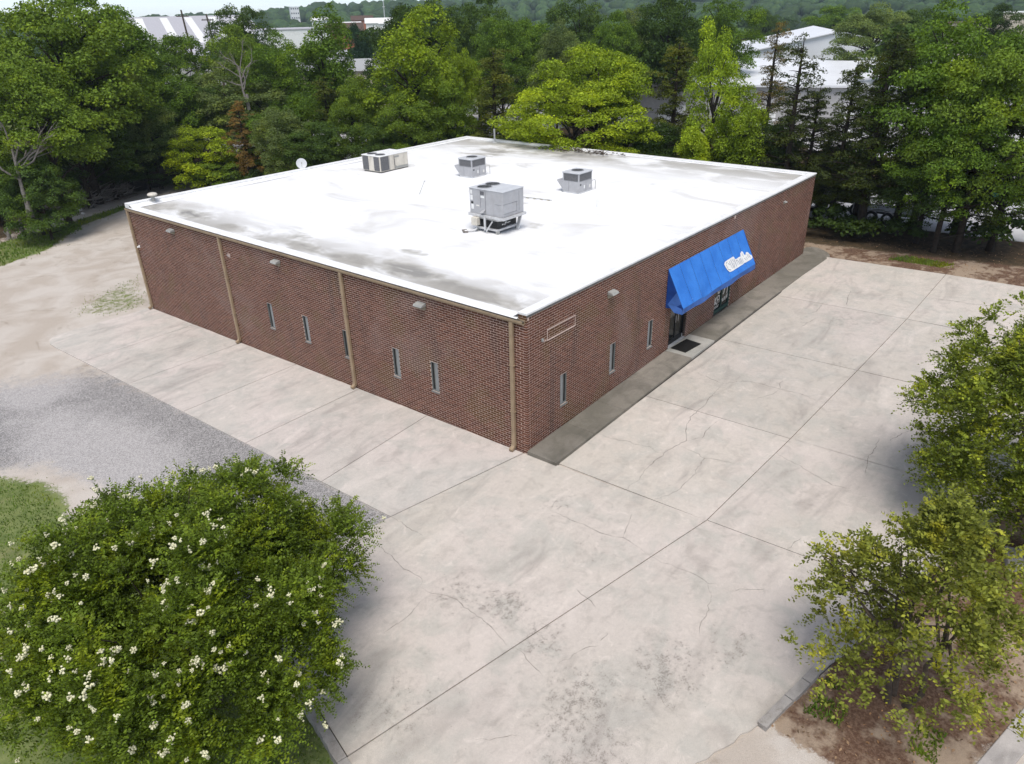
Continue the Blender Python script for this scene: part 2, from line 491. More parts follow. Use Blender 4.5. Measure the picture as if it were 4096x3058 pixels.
M['awn_shade'] = plain("shaded_canvas", (0.008, 0.045, 0.22), 0.8)  # canvas blue darkened: shade on the awning's ends put into the colour
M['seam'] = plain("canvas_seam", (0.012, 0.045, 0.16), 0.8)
M['hvac'] = plain("hvac_grey", (0.40, 0.40, 0.41), 0.45, 0.0, 0.4, var=0.06, dirt=0.18, dirtcol=(0.3, 0.27, 0.25))
M['hvac_top'] = plain("hvac_top", (0.55, 0.56, 0.57), 0.4, var=0.05)
M['hvac_old'] = plain("hvac_cream", (0.62, 0.58, 0.50), 0.6, var=0.08, dirt=0.4, dirtcol=(0.36, 0.32, 0.27))
M['coil'] = plain("coil_guard", (0.17, 0.17, 0.175), 0.6, nscale=40, var=0.25)
M['fan'] = plain("fan_black", (0.02, 0.026, 0.024), 0.6)
M['galv'] = plain("galvanised", (0.56, 0.56, 0.56), 0.4, 0.2, var=0.1, dirt=0.2)
M['seamgrey'] = plain("panel_seam", (0.12, 0.12, 0.13), 0.7)
M['bark'] = plain("bark", (0.085, 0.065, 0.048), 0.95, var=0.3, nscale=8)
M['barkdark'] = plain("dark_bark", (0.035, 0.027, 0.020), 0.95, var=0.3, nscale=8)
M['deadwood'] = plain("dead_wood", (0.21, 0.19, 0.17), 0.9, var=0.2, nscale=8)

def leaf_material(name, trans=0.28, var=0.40, shift=(1.25, 1.0, 0.6), rough=0.5, fixed=None, ns=0.55, nv=0.28):
    k = NT(name)
    if fixed is None:
        c = k.n("ObjectInfo").outputs["Color"]
    else:
        c = k.n("RGB").outputs[0]; c.default_value = (*fixed, 1)
    ri = k.n("NewGeometry").outputs["Random Per Island"]
    p = k.pos()
    pn = k.noise(p, ns, 1.0, 0.6)
    v = k.math('MULTIPLY', k.rng(ri, 0.0, 1.0, 1.0 - var, 1.0 + var, False), k.rng(pn, 0.25, 0.75, 1.0 - nv, 1.0 + nv, False))
    base = k.mix(1.0, c, v, 'MULTIPLY')
    warm = k.mix(1.0, base, shift, 'MULTIPLY')
    base = k.mix(k.rng(pn, 0.48, 0.72), base, warm)
    pr = k.principled(base, rough, 0.0, 0.14)
    tr = k.n("BsdfTranslucent")
    tc = k.mix(1.0, base, (1.35, 1.3, 0.55), 'MULTIPLY')
    k.t.links.new(tc, tr.inputs[0])
    mx = k.n("MixShader"); mx.inputs[0].default_value = trans
    k.t.links.new(pr, mx.inputs[1]); k.t.links.new(tr.outputs[0], mx.inputs[2])
    return k.done(mx.outputs[0])
M['leaf'] = leaf_material("leaf_broad", 0.28, 0.42, (1.14, 1.03, 0.6), 0.65)
M['needle'] = leaf_material("leaf_needle", 0.12, 0.35, (1.15, 1.0, 0.7), 0.65)
M['leaf_near'] = leaf_material("leaf_near", 0.18, 0.55, (1.25, 1.06, 0.6), 0.5, None, 1.7, 0.50)
M['grass'] = leaf_material("grass_blade", 0.3, 0.35, (1.4, 1.0, 0.7), 0.6, (0.135, 0.215, 0.030))
M['litter'] = leaf_material("fallen_leaf", 0.0, 0.5, (1.2, 1.0, 0.8), 0.9, (0.26, 0.17, 0.10))
M['petal'] = plain("blossom_white", (0.72, 0.69, 0.46), 0.8, var=0.18, nscale=6)
# ------------------------------------------------------------------ ground
def poly_dist(px, py, poly):
    """signed distance to a polygon, positive inside (numpy arrays)"""
    inside = np.zeros(px.shape, bool)
    dmin = np.full(px.shape, 1e9)
    n = len(poly)
    for i in range(n):
        x0, y0 = poly[i]; x1, y1 = poly[(i + 1) % n]
        cond = ((y0 > py) != (y1 > py))
        xi = (x1 - x0) * (py - y0) / ((y1 - y0) if abs(y1 - y0) > 1e-9 else 1e-9) + x0
        inside ^= cond & (px < xi)
        dx, dy = x1 - x0, y1 - y0
        t = np.clip(((px - x0) * dx + (py - y0) * dy) / (dx * dx + dy * dy + 1e-12), 0, 1)
        dmin = np.minimum(dmin, np.hypot(px - x0 - t * dx, py - y0 - t * dy))
    return np.where(inside, dmin, -dmin)
def soft(d, w):
    t = np.clip(d / (2 * w) + 0.5, 0, 1)
    return t * t * (3 - 2 * t)

GRAVEL = [(-4.6, 0.8), (-9.2, 1.9), (-9.0, 10.0), (-9.7, 13.0), (-14, 17.5), (-22, 24), (-17, 28), (-8.6, 21.6), (-5.6, 19.4), (-4.7, 17.5)]
LAWN = [(-9.1, 2.0), (-10.1, 5.5), (-10.4, 9.0), (-10.0, 10.4), (-10.0, 11.9), (-10.9, 13.4), (-14, 15.2), (-26, 22), (-26, -22), (-12.5, -12), (-11.27, -7.25), (-9.9, -1.6)]
STRIP = [(2.2, 47.9), (9.6, 50.2), (13.5, 51.5), (12.0, 50.0), (5.8, 47.2), (1.8, 42.6), (-1.5, 41.2), (-8, 41), (-14, 45), (-6, 47)]
PATCH = [(-2.9, 26.9), (-1.6, 29.0), (2.4, 31.2), (1.2, 28.2), (0.6, 25.2), (-1.7, 25.3)]
PATCH2 = [(14.0, 49.5), (22, 52), (30, 52), (24, 47), (16, 46.5)]
BED = [(-5.1, -9.75), (-2.0, -10.4), (3.0, -11.5), (4.3, -11.95), (5.2, -12.3), (9.0, -18), (9, -22), (4, -15.2), (-5.0, -12.7)]
STRAW = [(24.2, 0.6), (24.2, -7), (23.6, -18), (31, -18), (31, 0.6)]
STRAW2 = [(24.4, 0.4), (25.6, 26), (29, 26), (29, 0.4)]
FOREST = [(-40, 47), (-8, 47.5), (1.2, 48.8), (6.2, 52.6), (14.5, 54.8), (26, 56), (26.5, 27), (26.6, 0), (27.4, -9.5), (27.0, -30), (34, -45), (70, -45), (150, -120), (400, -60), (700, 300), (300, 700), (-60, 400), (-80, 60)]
LOTPOLY = [(33, -42), (78, -42), (78, 42), (33, 42)]

def axis(lo, hi, step, far):
    a = [lo]
    fine = list(np.arange(lo, hi + 1e-6, step))
    out = []
    d = 1.0; x = lo
    left = []
    while x > -far:
        x -= d; d *= 1.35; left.append(x)
    right = []; x = fine[-1]; d = 1.0
    while x < far:
        x += d; d *= 1.35; right.append(x)
    return np.array(sorted(left) + fine + right)
gx = axis(-24, 36, 0.40, 1150); gy = axis(-22, 60, 0.40, 1150)
GX, GY = np.meshgrid(gx, gy, indexing='ij')
GZ = gzn(GX, GY) - 0.045
lawn_d = poly_dist(GX, GY, LAWN)
GZ -= 0.20 * soft(lawn_d, 0.35) * soft(3.0 - GY, 1.5)
rs = np.random.RandomState(3)
GZ += 0.012 * rs.randn(*GX.shape) * soft(np.maximum(lawn_d, poly_dist(GX, GY, FOREST)) + 0.2, 0.4)
nx, ny = GX.shape
idx = np.arange(nx * ny).reshape(nx, ny)
gf = np.stack([idx[:-1, :-1], idx[1:, :-1], idx[1:, 1:], idx[:-1, 1:]], -1).reshape(-1, 4)
gv = np.stack([GX, GY, GZ], -1).reshape(-1, 3)
zone = np.zeros((nx * ny, 4), np.float32)
pxy = gv[:, 0], gv[:, 1]
gd = poly_dist(*pxy, GRAVEL)
zone[:, 0] = soft(gd, 1.0 + 2.4 * soft(gv[:, 1] - 15.0, 4.0))
g = np.maximum.reduce([soft(poly_dist(*pxy, LAWN), 0.8), soft(poly_dist(*pxy, STRIP), 0.9), 0.50 * soft(poly_dist(*pxy, PATCH), 0.9), 0.8 * soft(poly_dist(*pxy, PATCH2), 1.2)])
zone[:, 1] = g
zone[:, 2] = np.maximum.reduce([soft(poly_dist(*pxy, BED), 0.35), 0.95 * soft(poly_dist(*pxy, STRAW), 0.6), soft(poly_dist(*pxy, STRAW2), 0.6), 0.5 * soft(1.6 - np.abs(poly_dist(*pxy, FOREST)), 0.9)])
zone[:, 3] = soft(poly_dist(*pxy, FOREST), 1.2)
far_m = np.hypot(gv[:, 0], gv[:, 1]) > 75
zone[far_m, 1] = 1.0; zone[far_m, 3] = 0.35
fc = gv[gf].mean(1)
fd = {n: poly_dist(fc[:, 0], fc[:, 1], q) for n, q in (("gravel_yard", GRAVEL), ("lawn", LAWN), ("planting_bed", BED))}
DTRACK = [(-4.2, 24.9), (-6, 20.2), (-16, 26), (-30, 36), (-24, 44), (-2, 41), (2.2, 43), (6, 47), (12, 49.8), (24, 50), (24, 44), (12, 38), (5, 34), (2, 26), (0, 24.9)]
fd["dirt_track"] = poly_dist(fc[:, 0], fc[:, 1], DTRACK)
left_f = np.ones(len(gf), bool)
def ground_piece(name, sel):
    f = gf[sel]
    used = np.unique(f)
    remap = np.zeros(len(gv), np.int32); remap[used] = np.arange(len(used))
    me = np_mesh(name, gv[used], remap[f], M['ground'], True)
    at = me.attributes.new("zone", 'FLOAT_COLOR', 'POINT')
    at.data.foreach_set("color", zone[used].ravel())
    return tag(link_mesh(name, me), kind="structure")
for n in ("gravel_yard", "lawn", "planting_bed", "dirt_track"):
    s = (fd[n] > 0) & left_f
    ground_piece(n, s); left_f &= ~s
ground_piece("ground", left_f)

# pale yard behind the tree line
mb = MB()
mb.prism([(32, -42), (45, -42), (78, -42), (78, 45), (78, 70), (45, 70), (30, 70), (30, 45), (32, 36)], lambda x, y: gz(x, y) - 0.2, lambda x, y: gz(x, y) + 0.02, False)
tag(mb.build("parking_lot", M['lot']), kind="structure")

# ------------------------------------------------------------------ concrete pavement
def orient(poly):
    a = sum(poly[i][0] * poly[(i + 1) % len(poly)][1] - poly[(i + 1) % len(poly)][0] * poly[i][1] for i in range(len(poly)))
    return poly if a > 0 else poly[::-1]
def inset(poly, d):
    poly = orient(poly); n = len(poly); out = []
    for i in range(n):
        p0, p1, p2 = Vector(poly[i - 1]), Vector(poly[i]), Vector(poly[(i + 1) % n])
        e1 = (p1 - p0).normalized(); e2 = (p2 - p1).normalized()
        n1 = Vector((-e1.y, e1.x)); n2 = Vector((-e2.y, e2.x))
        b = n1 + n2
        if b.length < 1e-6: b = n1
        b.normalize()
        out.append(tuple(p1 + b * (d / max(0.4, b.dot(n1)))))
    return out
def rough_edge(a, b, step, amp, rnd):
    a, b = Vector(a), Vector(b); n = max(1, int((b - a).length / step)); d = (b - a).normalized(); nn = Vector((-d.y, d.x))
    return [tuple(a + (b - a) * (i / n) + nn * (rnd.uniform(-amp, amp) if 0 < i < n else 0)) for i in range(n)]
rnd = random.Random(5)
xw = lambda y: -4.79 - 0.017 * (y - 1.2)
joints = [(0.15, 1.2), (4.5, 4.29), (8.2, 8.37), (12.2, 12.38), (16.3, 16.6), (20.35, 20.62)]
apron_polys = []
for i in range(5):
    (a0, b0), (a1, b1) = joints[i], joints[i + 1]
    apron_polys.append([(-0.03, a0), (-0.03, a1), (xw(b1), b1), (xw(b0), b0)])
apron_polys.append([(-0.03, 20.35), (-0.03, 24.66), (-2.0, 24.85), (-3.5, 25.02), (-4.35, 25.06), (-4.75, 24.95), (-5.0, 24.65), (-5.13, 24.2), (-5.17, 23.4), (xw(20.62), 20.62)])
yA = lambda x: float(np.interp(x, [0.13, 5.46, 11.45, 17.5, 24.4], [-6.05, -6.36, -6.62, -6.84, -6.95]))
lot_polys = [
    [(-0.03, 0.13), (-4.79, 1.2), (-9.03, 2.03), (-9.88, -1.61), (-10.4, -3.72), (0.13, -6.05), (0.02, -1.15), (-0.03, -0.03)],
    [(-10.42, -3.72), (-11.27, -7.25)] + rough_edge((-11.27, -7.25), (-5.11, -9.65), 0.22, 0.035, rnd)[1:] + [(-5.11, -9.65), (-2.98, -10.06), (-2.01, -10.33), (0.24, -10.85), (0.13, -6.05)],
]
xs = [0.1, 5.42, 11.45, 17.5, 24.38]
for i in range(4):
    x0, x1 = xs[i], xs[i + 1]
    lot_polys.append([(x0, yA(x0)), (x1, yA(x1)), (x1, -1.12), (x0, -1.12)])
lot_polys.append([(0.13, -6.05), (0.24, -10.85), (3.0, -11.45), (4.3, -11.9), (5.5, -12.2), (5.46, -6.36)])
for i in range(1, 4):
    x0, x1 = xs[i], xs[i + 1]
    lot_polys.append([(x0, -12.2), (x1 - 0.1 * i, -12.2), (x1, yA(x1)), (x0, yA(x0))])
    lot_polys.append([(x0, -18.0), (x1 - 0.2 * i, -18.0), (x1 - 0.1 * i, -12.2), (x0, -12.2)])
base = MB()
for q in apron_polys + lot_polys:
    base.prism(inset(q, 0.03), lambda x, y: gz(x, y) - 0.10, lambda x, y: gz(x, y) - 0.02, False)
pav = tag(base.build("concrete_pavement", M['joint']), kind="structure")
for polys, mt in ((apron_polys, 'apron'), (lot_polys, 'concrete')):
    for q in polys:
        MB().prism(inset(q, 0.014), lambda x, y: gz(x, y) - 0.30, gz, False).build("slab", M[mt], pav)

CRACKS = [[[7.78,-2.97],[7.12,-3.04],[6.4,-3.07],[5.98,-3.17],[5.39,-3.15],[4.94,-3.15],[4.45,-3.25],[4.12,-3.39],[3.47,-3.73],[3.05,-3.61],[2.54,-3.5],[2.28,-3.55],[2.05,-3.48],[1.64,-3.48],[1.32,-3.48],[0.93,-3.54],[0.75,-3.6],[0.44,-3.52],[0.05,-3.52]],[[2.28,-1.24],[2.27,-1.57],[2.3,-1.91],[2.41,-2.15],[2.41,-2.55],[2.5,-2.95],[2.36,-3.31],[2.5,-3.52]],[[3.45,-3.74],[3.72,-3.89],[3.91,-4.08],[4.41,-3.98],[4.88,-3.97],[5.28,-4.0]],[[3.09,-3.74],[3.06,-3.98],[3.01,-4.29],[2.86,-4.63],[2.56,-4.69],[2.22,-4.72],[1.84,-4.8],[1.49,-4.79],[1.15,-4.78],[0.85,-4.77],[0.47,-4.62],[0.14,-4.44]],[[2.86,-4.63],[2.98,-4.9],[3.1,-5.48]],[[7.78,-2.97],[7.9,-2.46],[8.05,-2.17]],[[7.78,-2.97],[8.23,-3.37],[8.47,-3.69],[8.51,-4.19],[8.49,-4.84],[8.52,-5.51],[8.39,-6.08],[8.34,-6.51]],[[8.49,-4.84],[8.95,-4.68],[9.21,-4.67]],[[8.49,-4.84],[8.01,-4.78],[7.57,-4.57],[7.13,-4.36]],[[-1.95,-2.31],[-1.96,-2.64],[-1.99,-3.03],[-1.94,-3.41],[-1.96,-3.73],[-1.97,-4.12],[-1.92,-4.39],[-1.81,-4.6],[-1.86,-4.9],[-1.93,-5.18],[-2.04,-5.55]],[[-1.81,-4.6],[-1.32,-4.44],[-0.79,-4.26]],[[-2.04,-5.55],[-2.06,-5.8],[-2.03,-6.1],[-2.03,-6.32],[-2.01,-6.72],[-2.01,-6.93],[-2.11,-7.18],[-1.99,-7.28],[-2.02,-7.4]],[[4.36,-6.31],[4.24,-6.63],[4.1,-7.07],[3.95,-7.36],[3.84,-7.64],[3.74,-7.91],[3.64,-8.23],[3.71,-8.68]],[[0.22,-8.22],[0.58,-8.28],[0.86,-8.35]],[[-1.43,-2.19],[-1.54,-2.2],[-1.77,-2.27],[-1.94,-2.3]],[[-2.13,-7.18],[-2.29,-7.27],[-2.39,-7.39],[-2.61,-7.48],[-2.78,-7.46],[-2.89,-7.53],[-3.1,-7.58],[-3.29,-7.59],[-3.51,-7.62],[-3.68,-7.71]],[[-2.05,-7.69],[-1.84,-7.86],[-1.69,-8.05],[-1.52,-8.3]],[[-5.41,-7.53],[-5.59,-7.75],[-5.76,-7.99],[-5.82,-8.19]],[[-4.83,-6.07],[-4.91,-6.1],[-5.07,-6.06],[-5.15,-6.05]],[[-4.78,1.16],[-4.81,0.66],[-4.85,0.26],[-4.86,-0.16]],[[-5.79,1.0],[-5.85,0.51],[-5.92,0.01],[-5.99,-0.3],[-6.08,-0.59],[-6.04,-0.98],[-6.07,-1.32],[-6.15,-1.47]],[[-6.29,-1.55],[-6.29,-1.91],[-6.15,-2.25],[-6.08,-2.6],[-6.16,-2.89],[-6.16,-3.23],[-6.22,-3.56],[-6.26,-3.83],[-6.39,-4.18],[-6.45,-4.49]],[[-6.4,-4.6],[-6.44,-4.92],[-6.56,-5.16],[-6.6,-5.38],[-6.67,-5.6]],[[-6.63,-1.89],[-6.93,-1.97],[-7.27,-2.02],[-7.55,-1.96],[-7.85,-1.93]],[[-4.14,-4.68],[-4.21,-5.08],[-4.35,-5.42]],[[-6.18,-5.68],[-5.82,-5.8],[-5.48,-5.89],[-5.25,-6.11]],[[-8.66,-5.46],[-8.47,-5.66],[-8.3,-5.83],[-8.1,-6.06]],[[19.84,-3.85],[18.56,-4.09],[17.71,-4.31]],[[17.61,-3.33],[16.46,-3.42],[15.99,-3.22]],[[15.7,-3.68],[14.93,-3.52],[14.26,-3.48]],[[7.01,-8.61],[6.31,-8.63],[5.63,-8.63],[5.15,-8.72],[4.72,-8.79]],[[7.97,-9.22],[7.54,-9.04],[6.96,-8.89]],[[20.56,-6.99],[20.69,-7.84],[20.69,-8.75],[20.96,-9.59],[21.26,-10.54]]]
def ribbon(path, w, zf, rnd):
    pts = [Vector(p) for p in path]
    # add small jogs
    fine = []
    for a, b in zip(pts[:-1], pts[1:]):
        k = max(1, int((b - a).length / 0.10))
        d = (b - a); nn = Vector((-d.y, d.x)).normalized() if d.length > 1e-6 else Vector((0, 0))
        for i in range(k):
            fine.append(a + d * (i / k) + nn * rnd.gauss(0, 0.016))
    fine.append(pts[-1])
    vs, fs = [], []
    n = len(fine)
    for i, p in enumerate(fine):
        t = (fine[min(i + 1, n - 1)] - fine[max(i - 1, 0)])
        nn = Vector((-t.y, t.x)).normalized() if t.length > 1e-6 else Vector((1, 0))
        ww = w * 0.5 * (0.35 + 0.9 * rnd.random()) * min(1.0, 0.25 + 4.0 * min(i, n - 1 - i) / n)
        for s in (-1, 1):
            q = p + nn * ww * s
            vs.append((q.x, q.y, zf(q.x, q.y)))
    for i in range(n - 1):
        fs.append((2 * i, 2 * i + 1, 2 * i + 3, 2 * i + 2))
    return MB().add(vs, fs)
for i, c in enumerate(CRACKS):
    far = math.hypot(c[0][0] + 15.3, c[0][1] + 12.2)
    ribbon(c, 0.006 + 0.00055 * far, lambda x, y: gz(x, y) + 0.003, rnd).build("crack", M['crack'], pav)

# sidewalk along the entrance wall
def walk_z(x):
    return gz(x, 0) + float(np.interp(x, [0, 9, 16, 24.5, 27], [0.145, 0.17, 0.11, 0.03, 0.0]))
sw = tag(MB().prism([(-0.05, -1.12), (24.4, -1.3), (24.4, -0.02), (-0.05, -0.02)], lambda x, y: gz(x, y) - 0.3, lambda x, y: walk_z(x) - 0.03, False).build("sidewalk", M['joint']), kind="structure")
we = lambda x: float(np.interp(x, [0, 20, 24.4], [-1.15, -1.2, -1.40]))
cuts = [-0.07, 2.05, 3.93, 6.4, 8.92, 10.95, 14.0, 17.4, 20.9, 24.4]
for i in range(len(cuts) - 1):
    a, b = cuts[i], cuts[i + 1]
    q = [(a, we(a)), (b, we(b)), (b, -0.012), (a, -0.012)]
    if i == len(cuts) - 2:
        q = [(a, we(a)), (24.4, -1.40), (24.72, -1.33), (25.1, -1.12), (25.5, -0.75), (25.75, -0.35), (25.78, 0.0), (25.5, 0.25), (24.45, 0.3), (24.40, -0.012), (a, -0.012)]
    o = MB().prism(inset(q, 0.006), lambda x, y: gz(x, y) - 0.25, lambda x, y: walk_z(x), False).build("slab", M['walk_new' if i == 4 else 'walk'], sw, bevel=0.012)
# kerb beside the planting bed, in broken lengths
kb = tag(MB().prism([(-5.0, -9.70), (4.2, -11.95), (4.2, -12.0), (-5.0, -9.75)], lambda x, y: gz(x, y) - 0.3, lambda x, y: gz(x, y) - 0.01, False).build("kerb", M['joint']), kind="structure")
kpts = [(-5.11, -9.62), (-4.2, -9.80), (-3.6, -9.93), (-2.98, -10.04), (-2.01, -10.31), (0.2, -10.83), (2.1, -11.25), (3.0, -11.45), (4.3, -11.92)]
for i in range(len(kpts) - 1):
    a, b = Vector(kpts[i]), Vector(kpts[i + 1]); d = (b - a).normalized(); nn = Vector((d.y, -d.x)); a2 = a + d * 0.008; b2 = b - d * 0.008
    hh = 0.07 + 0.012 * (i % 3)
    e = rough_edge(b2 + nn * 0.19, a2 + nn * 0.19, 0.16, 0.016, rnd)
    MB().prism([tuple(a2)] + [tuple(b2)] [:0] + [tuple(a2 + nn * 0.19)] + e[::-1][:-1] + [tuple(b2 + nn * 0.19), tuple(b2)], lambda x, y: gz(x, y) - 0.25, lambda x, y: gz(x, y) + hh, False).build("kerbstone", M['kerb'], kb)
# worn edging along the lawn
ke = tag(MB().prism([(-9.10, 1.9), (-9.95, -1.6), (-11.3, -7.2), (-11.25, -7.2), (-9.85, -1.6), (-9.0, 1.9)], lambda x, y: gz(x, y) - 0.4, lambda x, y: gz(x, y) - 0.02, False).build("pavement_edging", M['joint']), kind="structure")
ep = [(-9.06, 1.95), (-9.47, 0.1), (-9.90, -1.63), (-10.42, -3.74), (-10.85, -5.5), (-11.29, -7.27)]
for i in range(len(ep) - 1):
    a, b = Vector(ep[i]), Vector(ep[i + 1]); d = (b - a).normalized(); nn = Vector((-d.y, d.x)) * -1.0
    e = rough_edge(a + nn * 0.20, b + nn * 0.20, 0.15, 0.018, rnd)
    MB().prism(orient([tuple(a + d * 0.01)] + e + [tuple(b + nn * 0.20 - d * 0.01), tuple(b - d * 0.01)]), lambda x, y: gz(x, y) - 0.5, lambda x, y: gz(x, y) + 0.035, False).build("kerbstone", M['kerb'], ke)
# driveway apron and street in the lower right corner
tag(MB().prism(orient(rough_edge((-5.13, -9.72), (-4.98, -13.0), 0.3, 0.03, rnd) + [(-4.98, -13.0), (-13.0, -13.2), (-11.3, -7.4), (-6.6, -9.25)]), lambda x, y: gz(x, y) - 0.4, lambda x, y: gz(x, y) - 0.055, False).build("driveway", M['concrete']), kind="structure")
tag(MB().prism(orient([(-5.2, -12.82), (6.0, -15.8), (6.0, -24), (-5.2, -24)]), lambda x, y: gz(x, y) - 0.4, lambda x, y: gz(x, y) - 0.11, False).build("street", M['asphalt']), kind="structure")
sk = tag(MB().prism(orient([(-5.2, -12.70), (6.0, -15.68), (6.0, -15.80), (-5.2, -12.82)]), lambda x, y: gz(x, y) - 0.35, lambda x, y: gz(x, y) - 0.05, False).build("street_kerb", M['joint']), kind="structure")
for i in range(4):
    a = Vector((-5.2 + 2.8 * i + 0.006, -12.62 - 0.745 * i)); b = Vector((-5.2 + 2.8 * (i + 1) - 0.006, -12.62 - 0.745 * (i + 1)))
    d = (b - a).normalized(); nn = Vector((d.y, -d.x))
    MB().prism(orient([tuple(a), tuple(b), tuple(b + nn * 0.42), tuple(a + nn * 0.42)]), lambda x, y: gz(x, y) - 0.35, lambda x, y: gz(x, y) + 0.0, False).build("kerbstone", M['kerb'], sk, bevel=0.02)

# ------------------------------------------------------------------ the building
LX, WY, HT = 24.35, 24.48, 4.78
EAVE = 4.44
bld = empty("brick_building", (LX / 2, WY / 2, 0), "long low dark red brick building with a flat white roof", "building")
CO, BL, MJ = 0.081, 0.254, 0.0150
OPEN_L = [(c - 0.18, c + 0.18, 0.98, 2.09) for c in (4.0, 5.91, 8.64, 11.11, 13.5)]
OPEN_R = [(c - 0.19, c + 0.19, 0.98, 2.09) for c in (1.91, 4.90, 7.56)] + [(9.13, 10.57, 0.10, 2.62), (13.25, 14.85, 0.20, 2.62)]

def wall_core(name, axis_x, length, z1, openings, z0=-1.0, inner=0.3):
    """mortar face 5 mm behind the brick faces, with reveals at the openings"""
    m = MB()
    P = (lambda s, d, z: (d, s, z)) if not axis_x else (lambda s, d, z: (s, d, z))
    F = 0.003
    ss = sorted({0.006, length} | {o[0] for o in openings} | {o[1] for o in openings})
    zs = sorted({z0, z1} | {o[2] for o in openings} | {o[3] for o in openings})
    for i in range(len(ss) - 1):
        for j in range(len(zs) - 1):
            cs, cz = (ss[i] + ss[i + 1]) / 2, (zs[j] + zs[j + 1]) / 2
            if any(o[0] < cs < o[1] and o[2] < cz < o[3] for o in openings): continue
            m.quad(P(ss[i], F, zs[j]), P(ss[i + 1], F, zs[j]), P(ss[i + 1], F, zs[j + 1]), P(ss[i], F, zs[j + 1]))
    for a, b, c, d in openings:
        D = 0.16
        m.quad(P(a, F, c), P(a, D, c), P(a, D, d), P(a, F, d)); m.quad(P(b, F, c), P(b, D, c), P(b, D, d), P(b, F, d))
        m.quad(P(a, F, c), P(b, F, c), P(b, D, c), P(a, D, c)); m.quad(P(a, F, d), P(b, F, d), P(b, D, d), P(a, D, d))
    m.quad(P(0, inner, z0), P(length, inner, z0), P(length, inner, z1), P(0, inner, z1))
    m.quad(P(0.006, F, z1), P(length, F, z1), P(length, inner, z1), P(0.006, inner, z1))
    return m.build(name, M['mortar'], bld)

def brick_list(length, z1, openings, low, start):
    out = []
    k = 0
    z = -0.648
    while z + CO <= z1 + 0.03:
        zb, zt = z + MJ / 2, min(z + CO - MJ / 2, z1)
        off = 0.0 if k % 2 == 0 else -BL / 2
        s0 = start(k)
        x = off
        while x < length:
            a, b = max(x + MJ / 2, s0), min(x + BL - MJ / 2, length)
            if s0 == 0.0 and x == 0.0: a = 0.0
            x += BL
            if b - a < 0.03: continue
            segs = [(a, b)]
            for o in openings:
                if o[2] < zt and o[3] > zb:
                    ns = []
                    for p, q in segs:
                        if q <= o[0] or p >= o[1]: ns.append((p, q)); continue
                        if p < o[0] - 0.02: ns.append((p, o[0]))
                        if q > o[1] + 0.02: ns.append((o[1], q))
                    segs = ns
            for p, q in segs:
                if zt < low((p + q) / 2) - 0.02: continue
                out.append((p, q, zb, zt, k))
        z += CO; k += 1
    return out

def brick_verts(p, q, zb, zt, axis_x, proud):
    D = 0.122
    f = -proud
    if axis_x:
        return [(p, f, zb), (q, f, zb), (q, f, zt), (p, f, zt), (p, D, zb), (q, D, zb), (q, D, zt), (p, D, zt)]
    return [(f, q, zb), (f, p, zb), (f, p, zt), (f, q, zt), (D, q, zb), (D, p, zb), (D, p, zt), (D, q, zt)]
BF = [(0, 1, 2, 3), (3, 2, 6, 7), (1, 0, 4, 5), (4, 0, 3, 7), (1, 5, 6, 2)]
CAMV = Vector(cam.location)
def build_wall(core, axis_x, bricks, nsolo, seed):
    rr = random.Random(seed)
    def show(b):
        c = Vector(((b[0] + b[1]) / 2, 0, (b[2] + b[3]) / 2)) if axis_x else Vector((0, (b[0] + b[1]) / 2, (b[2] + b[3]) / 2))
        d = c - CAMV
        nrm = Vector((0, -1, 0)) if axis_x else Vector((-1, 0, 0))
        return (b[1] - b[0]) * abs(d.normalized().dot(nrm)) / d.length_squared
    order = sorted(range(len(bricks)), key=lambda i: -show(bricks[i]))
    solo = set()
    for i in order:
        if len(solo) >= nsolo: break
        b = bricks[i]
        if b[1] - b[0] > BL - MJ - 1e-4 and (axis_x or not (0.40 < b[1] and b[0] < 0.66)) and b[2] > (0.22 if axis_x else 0.0): solo.add(i)
    vs, fs, tint = [], [], []
    full = []
    for v in range(8):                                   # eight shades of one brick
        ln = BL - MJ; hh = CO - MJ
        m = MB().add(brick_verts(0, ln, 0, hh, axis_x, 0.0), BF)
        me = m.mesh("brick", M['brick'])
        at = me.attributes.new("tint", 'FLOAT', 'FACE'); at.data.foreach_set("value", [0.12 + 0.76 * v / 7.0] * 5)
        full.append(me)
    org = ORG[bld.name]
    for i, b in enumerate(bricks):
        t = min(1.0, max(0.0, rr.gauss(0.45, 0.24))); pr = rr.uniform(0.0, 0.002)
        if i in solo:
            o = bpy.data.objects.new("brick", full[min(7, int(t * 8))])
            COL.objects.link(o); o.parent = core
            o.location = Vector((b[0], -pr, b[2])) - org if axis_x else Vector((-pr, b[0], b[2])) - org
            continue
        n = len(vs)
        vs += brick_verts(b[0], b[1], b[2], b[3], axis_x, pr)
        fs += [tuple(n + j for j in q) for q in BF]
        tint += [t] * 5
    va = np.array(vs, np.float32) - np.array(org, np.float32)
    me = np_mesh("brickwork", va, np.array(fs), M['brick'])
    at = me.attributes.new("tint", 'FLOAT', 'FACE'); at.data.foreach_set("value", tint)
    tag(link_mesh("brickwork", me, None, core), kind="stuff")

